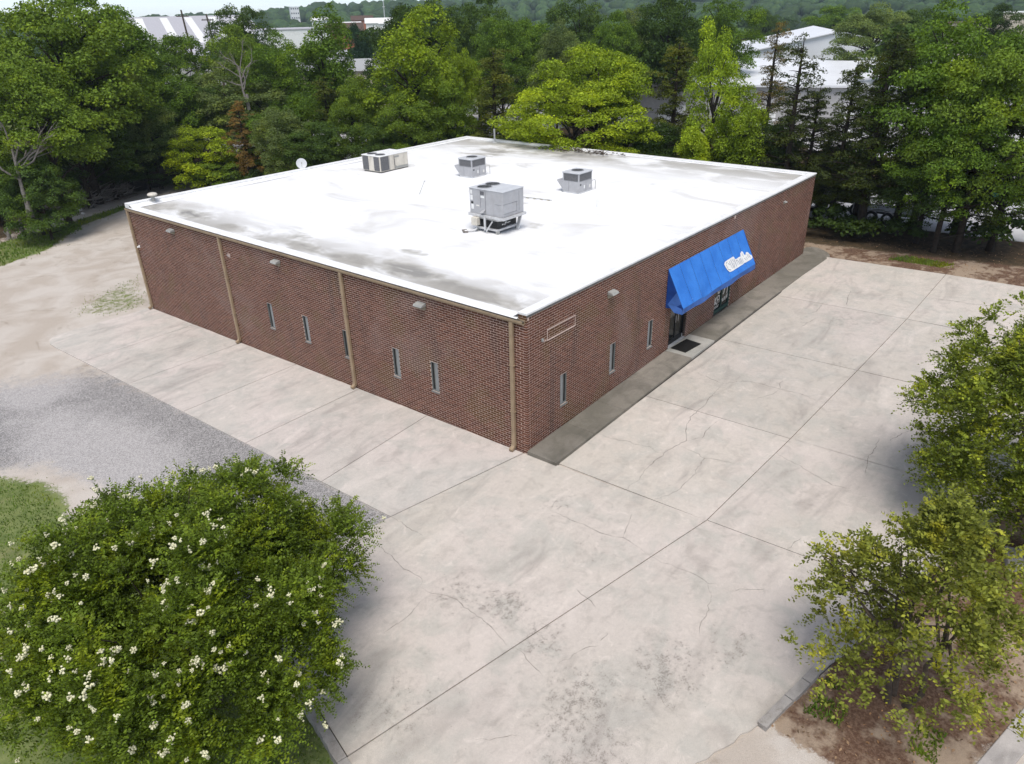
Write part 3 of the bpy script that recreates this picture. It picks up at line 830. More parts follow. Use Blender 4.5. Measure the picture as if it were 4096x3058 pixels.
core_l = wall_core("wall", False, WY, EAVE + 0.12, OPEN_L)
core_r = wall_core("wall", True, LX, HT - 0.07, OPEN_R)
build_wall(core_l, False, brick_list(WY, EAVE + 0.10, OPEN_L, lambda s: gz(0, s), lambda k: 0.0 if k % 2 == 0 else 0.132), 150, 1)
build_wall(core_r, True, brick_list(LX, HT - 0.07, OPEN_R, lambda s: walk_z(s), lambda k: 0.132 if k % 2 == 0 else 0.0), 150, 2)
MB().box(LX - 0.3, LX, 0.31, WY - 0.31, -1.0, HT - 0.08).build("wall", M['brick'], bld)
MB().box(0.31, LX - 0.301, WY - 0.3, WY, -1.2, HT - 0.08).build("wall", M['brick'], bld)
# end of the entrance parapet above the eave
MB().box(0.004, 0.30, 0.006, 0.298, EAVE, HT - 0.071).build("parapet_end", M['mortar'], bld)
pe = MB()
for k in range(4):
    zb = EAVE + 0.10 + 0.003 + k * CO
    if zb + CO - MJ > HT - 0.07: break
    for a, b in ((0.0, 0.14), (0.155, 0.30)) if k % 2 else ((0.0, 0.30),):
        pe.box(-0.002, 0.05, a, b, zb, zb + CO - MJ)
me = pe.mesh("parapet_brickwork", M['brick'], ORG[bld.name])
at = me.attributes.new("tint", 'FLOAT', 'FACE'); at.data.foreach_set("value", [0.4] * len(me.polygons))
link_mesh("parapet_brickwork", me, None, bld)["kind"] = "stuff"

def roof_z(x):
    return 4.57 + 0.11 * x / LX
rf = MB()
NXR, NYR = 40, 40
for i in range(NXR + 1):
    for j in range(NYR + 1):
        x = -0.03 + (LX - 0.25) * i / NXR; y = 0.26 + (WY - 0.52) * j / NYR
        z = roof_z(x) + (0.012 * math.sin(x * 0.9 + 1.3) * math.sin(y * 0.7) if 0 < i < NXR else 0)
        rf.v.append((x, y, z))
for i in range(NXR):
    for j in range(NYR):
        a = i * (NYR + 1) + j
        rf.f.append((a, a + NYR + 1, a + NYR + 2, a + 1))
roof = rf.build("roof", M['roof'], bld, smooth=True)
# coping lengths on the three parapets
def coping_run(axis_x, fixed0, fixed1, a0, a1, n):
    L = (a1 - a0) / n
    for i in range(n):
        p, q = a0 + L * i + 0.004, a0 + L * (i + 1) - 0.004
        m = MB()
        if axis_x: m.box(p, q, fixed0, fixed1, HT - 0.07, HT)
        else: m.box(fixed0, fixed1, p, q, HT - 0.07, HT)
        m.build("coping", M['coping'], roof, bevel=0.012)
coping_run(True, -0.035, 0.30, -0.03, LX + 0.03, 8)
coping_run(True, WY - 0.30, WY + 0.035, -0.05, LX + 0.03, 8)
coping_run(False, LX - 0.30, LX + 0.035, 0.30, WY - 0.30, 8)
MB().box(0.004, LX - 0.01, -0.028, -0.004, HT - 0.135, HT - 0.071).build("dark_strip", M['dark_grey'], bld)  # thin dark strip along the wall just below the coping
# cant strips inside the parapets
cs = MB()
cs.add([(0.0, 0.298, HT - 0.07), (LX - 0.3, 0.298, HT - 0.07), (LX - 0.3, 0.50, roof_z(LX) + 0.01), (0.0, 0.50, roof_z(0) + 0.01)], [(0, 1, 2, 3)])
cs.add([(0.0, WY - 0.298, HT - 0.07), (LX - 0.3, WY - 0.298, HT - 0.07), (LX - 0.3, WY - 0.62, roof_z(LX) + 0.01), (0.0, WY - 0.62, roof_z(0) + 0.01)], [(3, 2, 1, 0)])
cs.add([(LX - 0.298, 0.3, HT - 0.07), (LX - 0.298, WY - 0.3, HT - 0.07), (LX - 0.5, WY - 0.3, roof_z(LX) + 0.01), (LX - 0.5, 0.3, roof_z(LX) + 0.01)], [(0, 1, 2, 3)])
cs.build("cant_strip", M['coping'], roof)
MB().box(-0.05, -0.002, WY - 0.30, WY + 0.03, EAVE + 0.11, HT - 0.072).build("parapet_cap", M['coping'], bld)

# eave: white drip edge, open tan gutter, downspouts
MB().add([(-0.03, 0.31, 4.572), (-0.055, 0.31, 4.555), (-0.055, WY - 0.31, 4.555), (-0.03, WY - 0.31, 4.572), (0.35, 0.31, 4.590), (0.35, WY - 0.31, 4.590)],
         [(0, 1, 2, 3), (4, 0, 3, 5)]).build("drip_edge", M['coping'], roof)
gl = 3
for i in range(8):
    y0, y1 = 0.05 + i * 3.054, 0.05 + (i + 1) * 3.054
    g_ = MB()
    prof = [(-0.004, 4.56), (-0.004, 4.425), (-0.10, 4.425), (-0.135, 4.49), (-0.135, 4.545), (-0.120, 4.545), (-0.120, 4.49), (-0.095, 4.44), (-0.016, 4.44), (-0.016, 4.56)]
    n = len(prof)
    vs = [(x, y0 + 0.003, z) for x, z in prof] + [(x, y1 - 0.003, z) for x, z in prof]
    fs = [(j, (j + 1) % n, n + (j + 1) % n, n + j) for j in range(n)] + [tuple(range(n)), tuple(range(2 * n - 1, n - 1, -1))]
    g_.add(vs, fs)
    gt = g_.build("gutter", M['gutter'], bld)
    MB().box(-0.119, -0.017, y0 + 0.01, y1 - 0.01, 4.50, 4.515).build("inner_shade", M['gutter_in'], gt)  # dark sheet laid in the trough to paint its inner shade
for yd in (0.52, 8.38, 16.34, 24.40):
    zg = gz(-0.1, yd)
    d_ = MB().box(-0.115, -0.012, yd - 0.065, yd + 0.065, zg + 0.22, 4.424)
    ds = d_.build("downspout", M['gutter'], bld, bevel=0.012)
    el = MB()
    pts = [(-0.063, zg + 0.24), (-0.075, zg + 0.16), (-0.13, zg + 0.10), (-0.24, zg + 0.06)]
    for (x0, z0), (x1, z1) in zip(pts[:-1], pts[1:]):
        d = Vector((x1 - x0, z1 - z0)).normalized(); nn = Vector((-d.y, d.x)) * 0.05
        q = [(x0 + nn.x, z0 + nn.y), (x1 + nn.x, z1 + nn.y), (x1 - nn.x, z1 - nn.y), (x0 - nn.x, z0 - nn.y)]
        el.add([(x, yd - 0.064, z) for x, z in q] + [(x, yd + 0.064, z) for x, z in q], [(0, 1, 2, 3), (7, 6, 5, 4), (0, 4, 5, 1), (1, 5, 6, 2), (2, 6, 7, 3), (3, 7, 4, 0)])
    el.build("elbow", M['gutter'], ds)
    for zz in (1.4, 3.0):
        MB().box(-0.121, -0.006, yd - 0.09, yd + 0.09, zg + zz, zg + zz + 0.03).build("strap", M['gutter'], ds)

# windows
def window(axis_x, a, b, c, d):
    P = (lambda s0, s1, d0, d1, z0, z1: (s0, s1, d0, d1, z0, z1)) if axis_x else (lambda s0, s1, d0, d1, z0, z1: (d0, d1, s0, s1, z0, z1))
    t = 0.035
    f = MB()
    for s0, s1, z0, z1 in ((a, a + t, c, d), (b - t, b, c, d), (a + t, b - t, d - t, d), (a + t, b - t, c, c + t)):
        f.box(*P(s0, s1, 0.020, 0.09, z0, z1))
    w = f.build("window", M['alu'], bld)
    MB().box(*P(a - 0.01, b + 0.01, -0.03, 0.06, c - 0.045, c - 0.002)).build("sill", M['alu'], w)
    near = (a + t, a + t + 0.165)
    MB().box(*P(near[1] + 0.012, b - t, 0.06, 0.072, c + t, d - t)).build("pane", M['glass'], w)
    MB().box(*P(near[0], near[1], 0.045, 0.058, c + t, d - t)).build("blind", M['blind'], w)
    MB().box(*P(near[1], near[1] + 0.012, 0.03, 0.075, c + t, d - t)).build("mullion", M['alu'], w)
    return w
for o in OPEN_L: window(False, *o)
for o in OPEN_R[:3]: window(True, *o)
# a paper note stuck inside one window
# entrance: recessed double glass door
zf = walk_z(9.8)
a, b, d = 9.13, 10.57, 2.62
f = MB()
for s0, s1, z0, z1 in ((a, a + 0.06, zf, d), (b - 0.06, b, zf, d), (a + 0.06, b - 0.06, d - 0.08, d), ((a + b) / 2 - 0.04, (a + b) / 2 + 0.04, zf + 0.02, d - 0.08), (a + 0.06, (a + b) / 2 - 0.04, zf + 0.02, zf + 0.20), ((a + b) / 2 + 0.04, b - 0.06, zf + 0.02, zf + 0.20), (a + 0.06, b - 0.06, 2.30, 2.36)):
    f.box(s0, s1, 0.10, 0.16, z0, z1)
dr = f.build("door", M['black'], bld)
MB().box(a + 0.06, (a + b) / 2 - 0.04, 0.125, 0.135, zf + 0.20, d - 0.08).build("pane", M['glass'], dr)
MB().box((a + b) / 2 + 0.04, b - 0.06, 0.125, 0.135, zf + 0.20, d - 0.08).build("pane", M['glass'], dr)
MB().tube([((a + b) / 2 + 0.09, 0.05, zf + 0.9), ((a + b) / 2 + 0.09, 0.05, zf + 1.2)], 0.012).build("handle", M['galv'], dr)
MB().tube([((a + b) / 2 - 0.09, 0.05, zf + 0.9), ((a + b) / 2 - 0.09, 0.05, zf + 1.2)], 0.012).build("handle", M['galv'], dr)
MB().box(a, b, -0.01, 0.16, zf - 0.02, zf + 0.018).build("threshold", M['galv'], dr)
MB().box(b - 0.10, b - 0.07, 0.085, 0.098, zf + 0.05, zf + 0.18).build("sticker", M['white'], dr)
# shop window with white lettering on dark glass
a, b, c, d = 13.25, 14.85, walk_z(14) + 0.02, 2.62
f = MB()
for s0, s1, z0, z1 in ((a, a + 0.07, c, d), (b - 0.09, b, c, d), (a + 0.07, b - 0.09, d - 0.08, d), (a + 0.07, b - 0.09, c, c + 0.17), ((a + b) / 2 - 0.05, (a + b) / 2 + 0.04, c + 0.17, d - 0.08)):
    f.box(s0, s1, 0.03, 0.12, z0, z1)
swn = f.build("shop_window", M['greenframe'], bld)
mid = (a + b) / 2
pl = MB().box(a + 0.07, mid - 0.05, 0.07, 0.08, c + 0.17, d - 0.08).build("pane", M['glass'], swn)
pr_ = MB().box(mid + 0.04, b - 0.09, 0.07, 0.08, c + 0.17, d - 0.08).build("pane", M['glass'], swn)
def stroke(m, s0, z0, s1, z1, w):
    v = Vector((s1 - s0, z1 - z0)); n_ = Vector((-v.y, v.x)).normalized() * w / 2
    m.quad((s0 - n_.x, 0.067, z0 - n_.y), (s1 - n_.x, 0.067, z1 - n_.y), (s1 + n_.x, 0.067, z1 + n_.y), (s0 + n_.x, 0.067, z0 + n_.y))
ltr = MB()
pa, pc = a + 0.07, c + 0.17
for s0, z0, s1, z1, w in ((pa + .04, pc + .10, pa + .04, pc + 1.25, .05), (pa + .12, pc + .25, pa + .12, pc + .60, .07), (pa + .14, pc + .42, pa + .30, pc + .60, .06), (pa + .14, pc + .42, pa + .30, pc + .24, .06),
                         (pa + .36, pc + .22, pa + .36, pc + .62, .05), (pa + .36, pc + .60, pa + .52, pc + .60, .05), (pa + .36, pc + .42, pa + .50, pc + .42, .05), (pa + .56, pc + .25, pa + .56, pc + .60, .05),
                         (pa + .36, pc + .72, pa + .36, pc + 1.10, .07), (pa + .36, pc + .74, pa + .54, pc + .74, .07), (pa + .54, pc + .72, pa + .54, pc + 1.10, .07),
                         (pa + .10, pc + .06, pa + .16, pc + .18, .04), (pa + .22, pc + .06, pa + .28, pc + .18, .04), (pa + .34, pc + .06, pa + .40, pc + .18, .04), (pa + .46, pc + .06, pa + .52, pc + .18, .04)):
    stroke(ltr, s0, z0, s1, z1, w)
ltr.build("lettering", M['offwhite'], pl)
ltr = MB()
pa = mid + 0.04
for s0, z0, s1, z1, w in ((pa + .20, pc + .62, pa + .40, pc + .98, .10), (pa + .30, pc + .98, pa + .46, pc + .94, .09), (pa + .14, pc + .54, pa + .28, pc + .64, .08),
                         (pa + .56, pc + .45, pa + .62, pc + 1.40, .07), (pa + .63, pc + 1.05, pa + .68, pc + 1.40, .05),
                         (pa + .05, pc + .18, pa + .12, pc + .34, .045), (pa + .16, pc + .18, pa + .16, pc + .36, .045), (pa + .24, pc + .18, pa + .32, pc + .36, .045), (pa + .37, pc + .20, pa + .37, pc + .38, .045), (pa + .45, pc + .20, pa + .52, pc + .40, .045), (pa + .57, pc + .22, pa + .57, pc + .42, .045), (pa + .63, pc + .24, pa + .66, pc + .44, .045)):
    stroke(ltr, s0, z0, s1, z1, w)
ltr.build("lettering", M['offwhite'], pr_)

# pale outline left by a removed sign, and its small bracket
so = MB()
for x0, x1, z0, z1 in ((1.0, 2.50, 3.56, 3.60), (1.0, 2.50, 3.915, 3.94), (1.0, 1.02, 3.60, 3.915), (2.48, 2.50, 3.60, 3.915), (0.80, 0.97, 3.60, 3.62)):
    so.box(x0, x1, -0.018, -0.004, z0, z1)
tag(so.build("sign_frame", M['conduit'], None, origin=(1.75, 0, 3.56)), "thin pale rectangular sign outline high on the brick wall near the corner", "sign frame")
# ------------------------------------------------------------------ awning over the entrance
AX0, AX1, AZ0, AY1, AZ1 = 8.62, 15.45, 3.80, -0.74, 2.37
aw = empty("awning", ((AX0 + AX1) / 2, 0, AZ1), "bright blue canvas awning over the glass entrance, its left end torn", "awning")
def awp(x, t, off=0.0):
    """point on the sloping canvas: t 0 at the wall, 1 at the front edge; off along the normal"""
    n = Vector((0, -(AZ0 - AZ1), -AY1 * -1)).normalized()
    n = Vector((0, -1.43, 0.74)).normalized()
    s = 0.03 * math.sin(math.pi * t)
    return Vector((x, AY1 * t - 0.02, AZ0 + (AZ1 - AZ0) * t)) + n * (off - s * 0.6)
npan = 8
pw = (AX1 - AX0) / npan
DENT = 10.75
def dent(x, t):
    """crumpled place at the front edge"""
    return 0.16 * math.exp(-((x - DENT) / 0.45) ** 2) * max(0.0, (t - 0.45) / 0.55) ** 2
def awq(x, t, off=0.0):
    p = awp(x, t, off)
    p.z -= dent(x, t) * 0.9; p.y += dent(x, t) * 0.6
    return p
for i in range(npan):
    a, b = AX0 + pw * i + 0.008, AX0 + pw * (i + 1) - 0.008
    m = MB(); nu, nv = 6, 10
    for u in range(nu + 1):
        for v in range(nv + 1):
            x = a + (b - a) * u / nu; t = v / nv
            m.v.append(tuple(awq(x, t, 0.006 * math.sin(math.pi * u / nu) * (1 - 0.4 * t))))
    for u in range(nu):
        for v in range(nv):
            q = u * (nv + 1) + v
            m.f.append((q, q + 1, q + nv + 2, q + nv + 1))
    m.build("panel", M['awning'], aw, smooth=True)
sm = MB()
for i in range(1, npan):
    x = AX0 + pw * i
    for v in range(10):
        t0, t1 = v / 10, (v + 1) / 10
        sm.quad(awq(x - 0.012, t0, -0.006), awq(x - 0.012, t1, -0.006), awq(x + 0.012, t1, -0.006), awq(x + 0.012, t0, -0.006))
sm.build("seam", M['seam'], aw)
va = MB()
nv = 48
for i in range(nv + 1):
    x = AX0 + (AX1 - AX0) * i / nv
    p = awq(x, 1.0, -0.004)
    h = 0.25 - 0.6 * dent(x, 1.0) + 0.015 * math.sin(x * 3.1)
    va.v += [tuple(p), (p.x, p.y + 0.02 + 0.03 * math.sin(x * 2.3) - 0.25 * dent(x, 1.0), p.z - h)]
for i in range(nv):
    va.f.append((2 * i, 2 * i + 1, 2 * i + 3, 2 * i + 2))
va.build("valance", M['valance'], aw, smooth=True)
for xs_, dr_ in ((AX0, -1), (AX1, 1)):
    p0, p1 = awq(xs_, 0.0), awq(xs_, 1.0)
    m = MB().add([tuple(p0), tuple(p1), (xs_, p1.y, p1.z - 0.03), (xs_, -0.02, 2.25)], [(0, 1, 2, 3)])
    m.build("side_panel", M['awn_shade'], aw)
MB().add([(AX0 - 0.015, -0.10, 2.42), (AX0 - 0.03, -0.46, 2.98), (AX0 + 0.01, -0.735, 2.40), (AX0 + 0.005, -0.73, 2.13), (AX0 - 0.05, -0.42, 2.16)], [(0, 1, 2, 4), (4, 2, 3)]).build("torn_flap", M['valance'], aw)["label"] = "torn paler flap folded out at the left end"
# white script logo on the canvas: a soft-edged white patch with raised grey letter strokes
LOGO = [[13.128, 0.515], [13.315, 0.516], [13.481, 0.512], [13.729, 0.511], [13.777, 0.538], [13.801, 0.595], [13.958, 0.613], [14.114, 0.6], [14.357, 0.609], [14.404, 0.539], [14.581, 0.501], [14.687, 0.529], [14.714, 0.62], [14.857, 0.643], [14.904, 0.595], [15.046, 0.587], [15.142, 0.625], [15.228, 0.695], [15.349, 0.738], [15.375, 0.798], [15.262, 0.827], [14.992, 0.83], [14.59, 0.827], [14.432, 0.816], [14.296, 0.832], [14.1, 0.83], [13.844, 0.833], [13.567, 0.833], [13.234, 0.837], [12.981, 0.823], [12.874, 0.76], [12.792, 0.655], [12.761, 0.575], [12.875, 0.526]]
lg = MB().add([tuple(awp(x, t, 0.022)) for x, t in LOGO], [tuple(range(len(LOGO)))]).build("logo", M['white'], aw)
ls = MB()
def lstroke(x0, t0, x1, t1, w):
    v = Vector((x1 - x0, (t1 - t0) * 1.6)); n_ = Vector((-v.y, v.x)).normalized() * w / 2
    ls.quad(*(tuple(awp(x, t, 0.027)) for x, t in ((x0 - n_.x, t0 - n_.y / 1.6), (x1 - n_.x, t1 - n_.y / 1.6), (x1 + n_.x, t1 + n_.y / 1.6), (x0 + n_.x, t0 + n_.y / 1.6))))
for s in ((12.92, .58, 13.06, .55, .03), (12.90, .60, 12.92, .72, .03), (12.92, .74, 13.12, .79, .035), (13.10, .60, 13.20, .66, .03), (13.24, .56, 13.30, .78, .03), (13.40, .55, 13.44, .79, .04), (13.52, .56, 13.62, .64, .03), (13.56, .66, 13.52, .79, .035),
          (13.70, .57, 13.72, .79, .04), (13.84, .64, 13.98, .66, .03), (13.86, .66, 13.88, .79, .03), (14.00, .68, 14.04, .79, .04), (14.14, .64, 14.16, .80, .045), (14.26, .64, 14.28, .80, .045), (14.40, .66, 14.40, .79, .03), (14.56, .56, 14.58, .66, .03),
          (14.60, .70, 14.72, .78, .03), (14.80, .69, 14.84, .78, .03), (14.95, .64, 15.00, .76, .03), (15.08, .68, 15.16, .78, .03)):
    lstroke(*s)
ls.build("lettering", M['print_grey'], lg)

# ------------------------------------------------------------------ fixtures on the walls
def wall_light(axis_x, s, z, label, k=1.0):
    base = (s, 0, z - 0.12) if axis_x else (0, s, z - 0.12)
    r = empty("wall_light", base, label, "wall light", "floodlights on the brick walls")
    def P(a, d, zz): return (s + a, -d, z + zz) if axis_x else (-d, s + a, z + zz)
    def hull(prof, w, name, mt, bev=0.008):
        n = len(prof)
        vs = [P(-w, d, zz) for d, zz in prof] + [P(w, d, zz) for d, zz in prof]
        fs = [tuple(range(n)), tuple(range(2 * n - 1, n - 1, -1))] + [(i, n + i, n + (i + 1) % n, (i + 1) % n) for i in range(n)]
        return MB().add(vs, fs).build(name, M[mt], r, bevel=bev)
    hull([(0.004, 0.10 * k), (0.20 * k, 0.06 * k), (0.24 * k, 0.0), (0.24 * k, -0.02 * k), (0.004, -0.02 * k)], 0.19 * k, "housing", 'fixture')
    hull([(0.004, -0.021 * k), (0.22 * k, -0.021 * k), (0.10 * k, -0.13 * k), (0.004, -0.13 * k)], 0.17 * k, "lens", 'lens', 0.004)
    return r
wall_light(False, 4.34, 4.08, "grey floodlight on the left brick wall, nearest the building's front corner")
wall_light(False, 12.32, 4.07, "grey floodlight in the middle bay of the left brick wall")
wall_light(False, 20.36, 4.06, "grey floodlight in the far left bay of the left brick wall")
wall_light(True, 4.57, 4.06, "grey floodlight on the entrance wall left of the awning")
wall_light(True, 20.17, 4.07, "small grey light on the entrance wall near its far right end", 0.6)
def small_box(name, x0, x1, y0, y1, z0, z1, mt, label, cat):
    return tag(MB().box(x0, x1, y0, y1, z0, z1).build(name, M[mt], None, bevel=0.01, origin=((x0 + x1) / 2, (y0 + y1) / 2, z0)), label, cat)
s_ = empty("sensor", (-0.05, 24.16, 2.62), "tiny white sensor on the wall beside the far left downspout", "sensor")
MB().box(-0.03, -0.004, 24.11, 24.21, 2.62, 2.76).build("bracket", M['white'], s_, bevel=0.006)
MB().cyl((-0.12, 24.16, 2.68), 0.045, 0.09, 12, 0).build("head", M['white'], s_)
b_ = empty("bracket", (-0.03, 15.86, 3.64), "small pale bracket high on the left wall beside a downspout", "bracket")
MB().box(-0.02, -0.004, 15.78, 15.94, 3.62, 3.78).build("plate", M['conduit'], b_, bevel=0.004)
MB().tube([(-0.02, 15.86, 3.70), (-0.09, 15.86, 3.70), (-0.09, 15.86, 3.76)], 0.014).build("hook", M['galv'], b_)
b_ = empty("junction_box", (0.74, 0, 3.66), "tiny grey junction box left of the pale sign outline", "junction box")
MB().box(0.70, 0.78, -0.05, -0.004, 3.64, 3.74).build("box", M['fixture'], b_, bevel=0.006)
MB().cyl((0.74, -0.062, 3.69), 0.022, 0.012, 10, 1).build("cover", M['galv'], b_)
b_ = empty("notice", (10.86, -0.02, 1.75), "small white notice box on the bricks beside the entrance door", "notice")
MB().box(10.79, 10.93, -0.035, -0.004, 1.72, 1.98).build("case", M['white'], b_, bevel=0.006)
MB().box(10.82, 10.90, -0.039, -0.036, 1.80, 1.92).build("face", M['offwhite'], b_)
b_ = empty("vent_block", (14.39, 0, 4.5), "small pale vent block high on the wall above the awning", "vent")
MB().box(14.33, 14.45, -0.02, -0.004, 4.50, 4.66).build("frame", M['conduit'], b_)
for q in range(4): MB().box(14.345, 14.435, -0.026, -0.0205, 4.515 + 0.035 * q, 4.535 + 0.035 * q).build("louvre", M['mortar'], b_)
# doormat
dm = empty("doormat", (9.78, -0.45, walk_z(9.78)), "black rubber doormat in front of the entrance", "doormat")
q4 = [(9.17, -0.76), (10.30, -0.89), (10.40, -0.18), (9.25, -0.07)]
MB().prism(q4, lambda x, y: walk_z(x) + 0.001, lambda x, y: walk_z(x) + 0.014, False).build("tread", M['mat'], dm, bevel=0.004)
rm = MB()
for i in range(14):
    t = (i + 0.5) / 14
    p0 = Vector(q4[0]).lerp(Vector(q4[1]), t); p1 = Vector(q4[3]).lerp(Vector(q4[2]), t); p0 = p0.lerp(p1, 0.05); p1 = p1.lerp(p0, 0.05)
    z = walk_z(p0.x) + 0.0145
    rm.box(p0.x - 0.014, p0.x + 0.014, p0.y, p1.y, z - 0.004, z + 0.004)
rm.build("ribs", M['mat'], dm)

# ------------------------------------------------------------------ rooftop equipment
def louvre(root, name, x0, x1, y0, y1, z0, z1, face, n, mt='coil'):
    """coil grille: recessed dark sheet with proud slats; face 'x' (x0 side) or 'y' (y0 side)"""
    if face == 'x': p = MB().box(x0 - 0.004, x0 + 0.02, y0, y1, z0, z1).build(name, M['fan'], root)
    else: p = MB().box(x0, x1, y0 - 0.004, y0 + 0.02, z0, z1).build(name, M['fan'], root)
    sl = MB()
    for i in range(n):
        z = z0 + (z1 - z0) * (i + 0.5) / n; h = (z1 - z0) / n * 0.36
        if face == 'x': sl.box(x0 - 0.016, x0 - 0.005, y0, y1, z - h, z + h)
        else: sl.box(x0, x1, y0 - 0.016, y0 - 0.005, z - h, z + h)
    sl.build("slats", M[mt], p)
    return p
def fan(root, cx, cy, z, r, nb=4):
    f = MB().ring((cx, cy, z), r, r + 0.03, 0.025).build("fan_ring", M['hvac'], root)
    MB().cyl((cx, cy, z + 0.001), r, 0.006, 28).build("shroud", M['fan'], f)
    b = MB()
    for i in range(nb):
        a = 2 * math.pi * i / nb + 0.4
        p = [(cx + math.cos(a) * 0.07, cy + math.sin(a) * 0.07), (cx + math.cos(a - 0.32) * r * 0.86, cy + math.sin(a - 0.32) * r * 0.86), (cx + math.cos(a + 0.32) * r * 0.86, cy + math.sin(a + 0.32) * r * 0.86)]
        b.add([(x, y, z + 0.010 + 0.008 * k) for k, (x, y) in enumerate(p)], [(0, 1, 2)])
    b.build("blades", M['seamgrey'], f)
    g = MB()
    for k in (0.35, 0.68):
        g.ring((cx, cy, z + 0.020), r * k - 0.006, r * k + 0.006, 0.006)
    for i in range(4):
        a = math.pi * i / 4
        g.box(cx - r, cx + r, cy - 0.005, cy + 0.005, z + 0.0265, z + 0.031, rz=a)
    g.build("guard", M['dark_grey'], f)
    MB().cyl((cx, cy, z + 0.012), 0.06, 0.012, 12).build("hub", M['seamgrey'], f)

def small_unit(x0, y0, label):
    x1, y1 = x0 + 1.15, y0 + 0.97
    z0 = roof_z(x0 + 0.5)
    r = empty("rooftop_unit", ((x0 + x1) / 2, (y0 + y1) / 2, z0), label, "air conditioner", "rooftop air conditioners")
    MB().box(x0 + 0.04, x1 - 0.04, y0 + 0.04, y1 - 0.04, z0 - 0.02, z0 + 0.06).build("kerb", M['coping'], r)
    MB().box(x0, x1, y0, y1, z0 + 0.06, z0 + 0.55).build("cabinet", M['hvac'], r, bevel=0.012)
    up = MB().box(x0 + 0.03, x1 - 0.03, y0 + 0.03, y1 - 0.03, z0 + 0.551, z0 + 0.93).build("condenser", M['hvac'], r)
    for px, py in ((x0 + 0.01, y0 + 0.01), (x1 - 0.07, y0 + 0.01), (x0 + 0.01, y1 - 0.07), (x1 - 0.07, y1 - 0.07)):
        MB().box(px, px + 0.06, py, py + 0.06, z0 + 0.551, z0 + 0.93).build("post", M['hvac'], r)
    louvre(r, "coil", x0 + 0.03, x1, y0 + 0.075, y1 - 0.075, z0 + 0.58, z0 + 0.90, 'x', 9)
    louvre(r, "coil", x0 + 0.075, x1 - 0.075, y0 + 0.03, y1, z0 + 0.58, z0 + 0.90, 'y', 9)
    MB().box(x0 - 0.02, x1 + 0.02, y0 - 0.02, y1 + 0.02, z0 + 0.931, z0 + 0.99).build("lid", M['hvac_top'], r, bevel=0.015)
    fan(r, (x0 + x1) / 2, (y0 + y1) / 2, z0 + 0.991, 0.29)
    # sloping fresh-air hood on the far side
    MB().add([(x0 + 0.06, y1 + 0.002, z0 + 0.10), (x1 - 0.06, y1 + 0.002, z0 + 0.10), (x1 - 0.06, y1 + 0.002, z0 + 0.56), (x0 + 0.06, y1 + 0.002, z0 + 0.56), (x0 + 0.06, y1 + 0.36, z0 + 0.50), (x1 - 0.06, y1 + 0.36, z0 + 0.50), (x1 - 0.06, y1 + 0.36, z0 + 0.56), (x0 + 0.06, y1 + 0.36, z0 + 0.56)],
             [(0, 1, 5, 4), (4, 5, 6, 7), (7, 6, 2, 3), (0, 4, 7, 3), (1, 2, 6, 5)]).build("hood", M['hvac'], r)
    sg = MB()
    sg.box(x0 - 0.004, x0 - 0.001, y0 + 0.58, y0 + 0.595, z0 + 0.08, z0 + 0.54)
    sg.box(x0 + 0.60, x0 + 0.615, y0 - 0.004, y0 - 0.001, z0 + 0.08, z0 + 0.54)
    sg.build("panel_seam", M['seamgrey'], r)
    MB().box(x0 + 0.10, x0 + 0.20, y0 - 0.006, y0 - 0.001, z0 + 0.38, z0 + 0.45).build("nameplate", M['black'], r)
    MB().box(x0 + 0.42, x0 + 0.52, y0 - 0.006, y0 - 0.001, z0 + 0.20, z0 + 0.36).build("sticker", M['white'], r)
    MB().box(x0 + 0.88, x0 + 1.0, y0 - 0.006, y0 - 0.001, z0 + 0.18, z0 + 0.32).build("sticker", M['offwhite'], r)
    MB().tube([(x1, y0 + 0.15, z0 + 0.35), (x1 + 0.10, y0 + 0.13, z0 + 0.35), (x1 + 0.12, y0 + 0.12, z0 + 0.42), (x1 + 0.30, y0 + 0.05, z0 + 0.46), (x1 + 0.34, y0 + 0.03, z0 + 0.40), (x1 + 0.34, y0 + 0.03, z0 + 0.0)], 0.014, 6).build("gas_pipe", M['fixture'], r)
    MB().cyl((x1 + 0.07, y0 + 0.14, z0 + 0.26), 0.025, 0.07, 10).build("valve", M['fixture'], r)
    return r
small_unit(14.02, 7.78, "small grey rooftop air conditioner at the right, nearest the entrance wall")
small_unit(14.02, 14.68, "small grey rooftop air conditioner behind and left of the tall raised unit")

# older cream unit with two fans
x0, x1, y0, y1 = 12.24, 14.38, 19.98, 21.48
z0 = roof_z(13)
r = empty("rooftop_unit", ((x0 + x1) / 2, (y0 + y1) / 2, z0), "long old cream rooftop air conditioner with rusty feet, farthest left on the roof", "air conditioner", "rooftop air conditioners")
MB().box(x0 + 0.05, x1 - 0.02, y0 + 0.05, y1 - 0.05, z0 - 0.02, z0 + 0.07).build("base_rail", M['dark_grey'], r)
MB().box(x0, x1, y0, y1, z0 + 0.07, z0 + 0.88).build("cabinet", M['hvac_old'], r, bevel=0.012)
MB().box(x0 - 0.02, x1 + 0.02, y0 - 0.02, y1 + 0.02, z0 + 0.881, z0 + 0.92).build("lid", M['white'], r, bevel=0.012)
louvre(r, "coil", x0, x1, y0 + 0.06, y0 + 0.50, z0 + 0.10, z0 + 0.86, 'x', 20)
louvre(r, "coil", x0, x1, y0 + 0.96, y1 - 0.06, z0 + 0.10, z0 + 0.86, 'x', 20)
louvre(r, "coil", x0 + 0.06, x0 + 0.66, y0, y1, z0 + 0.10, z0 + 0.86, 'y', 20)
fan(r, x0 + 0.42, y0 + 0.40, z0 + 0.921, 0.27); fan(r, x0 + 0.42, y0 + 1.08, z0 + 0.921, 0.27)
sg = MB()
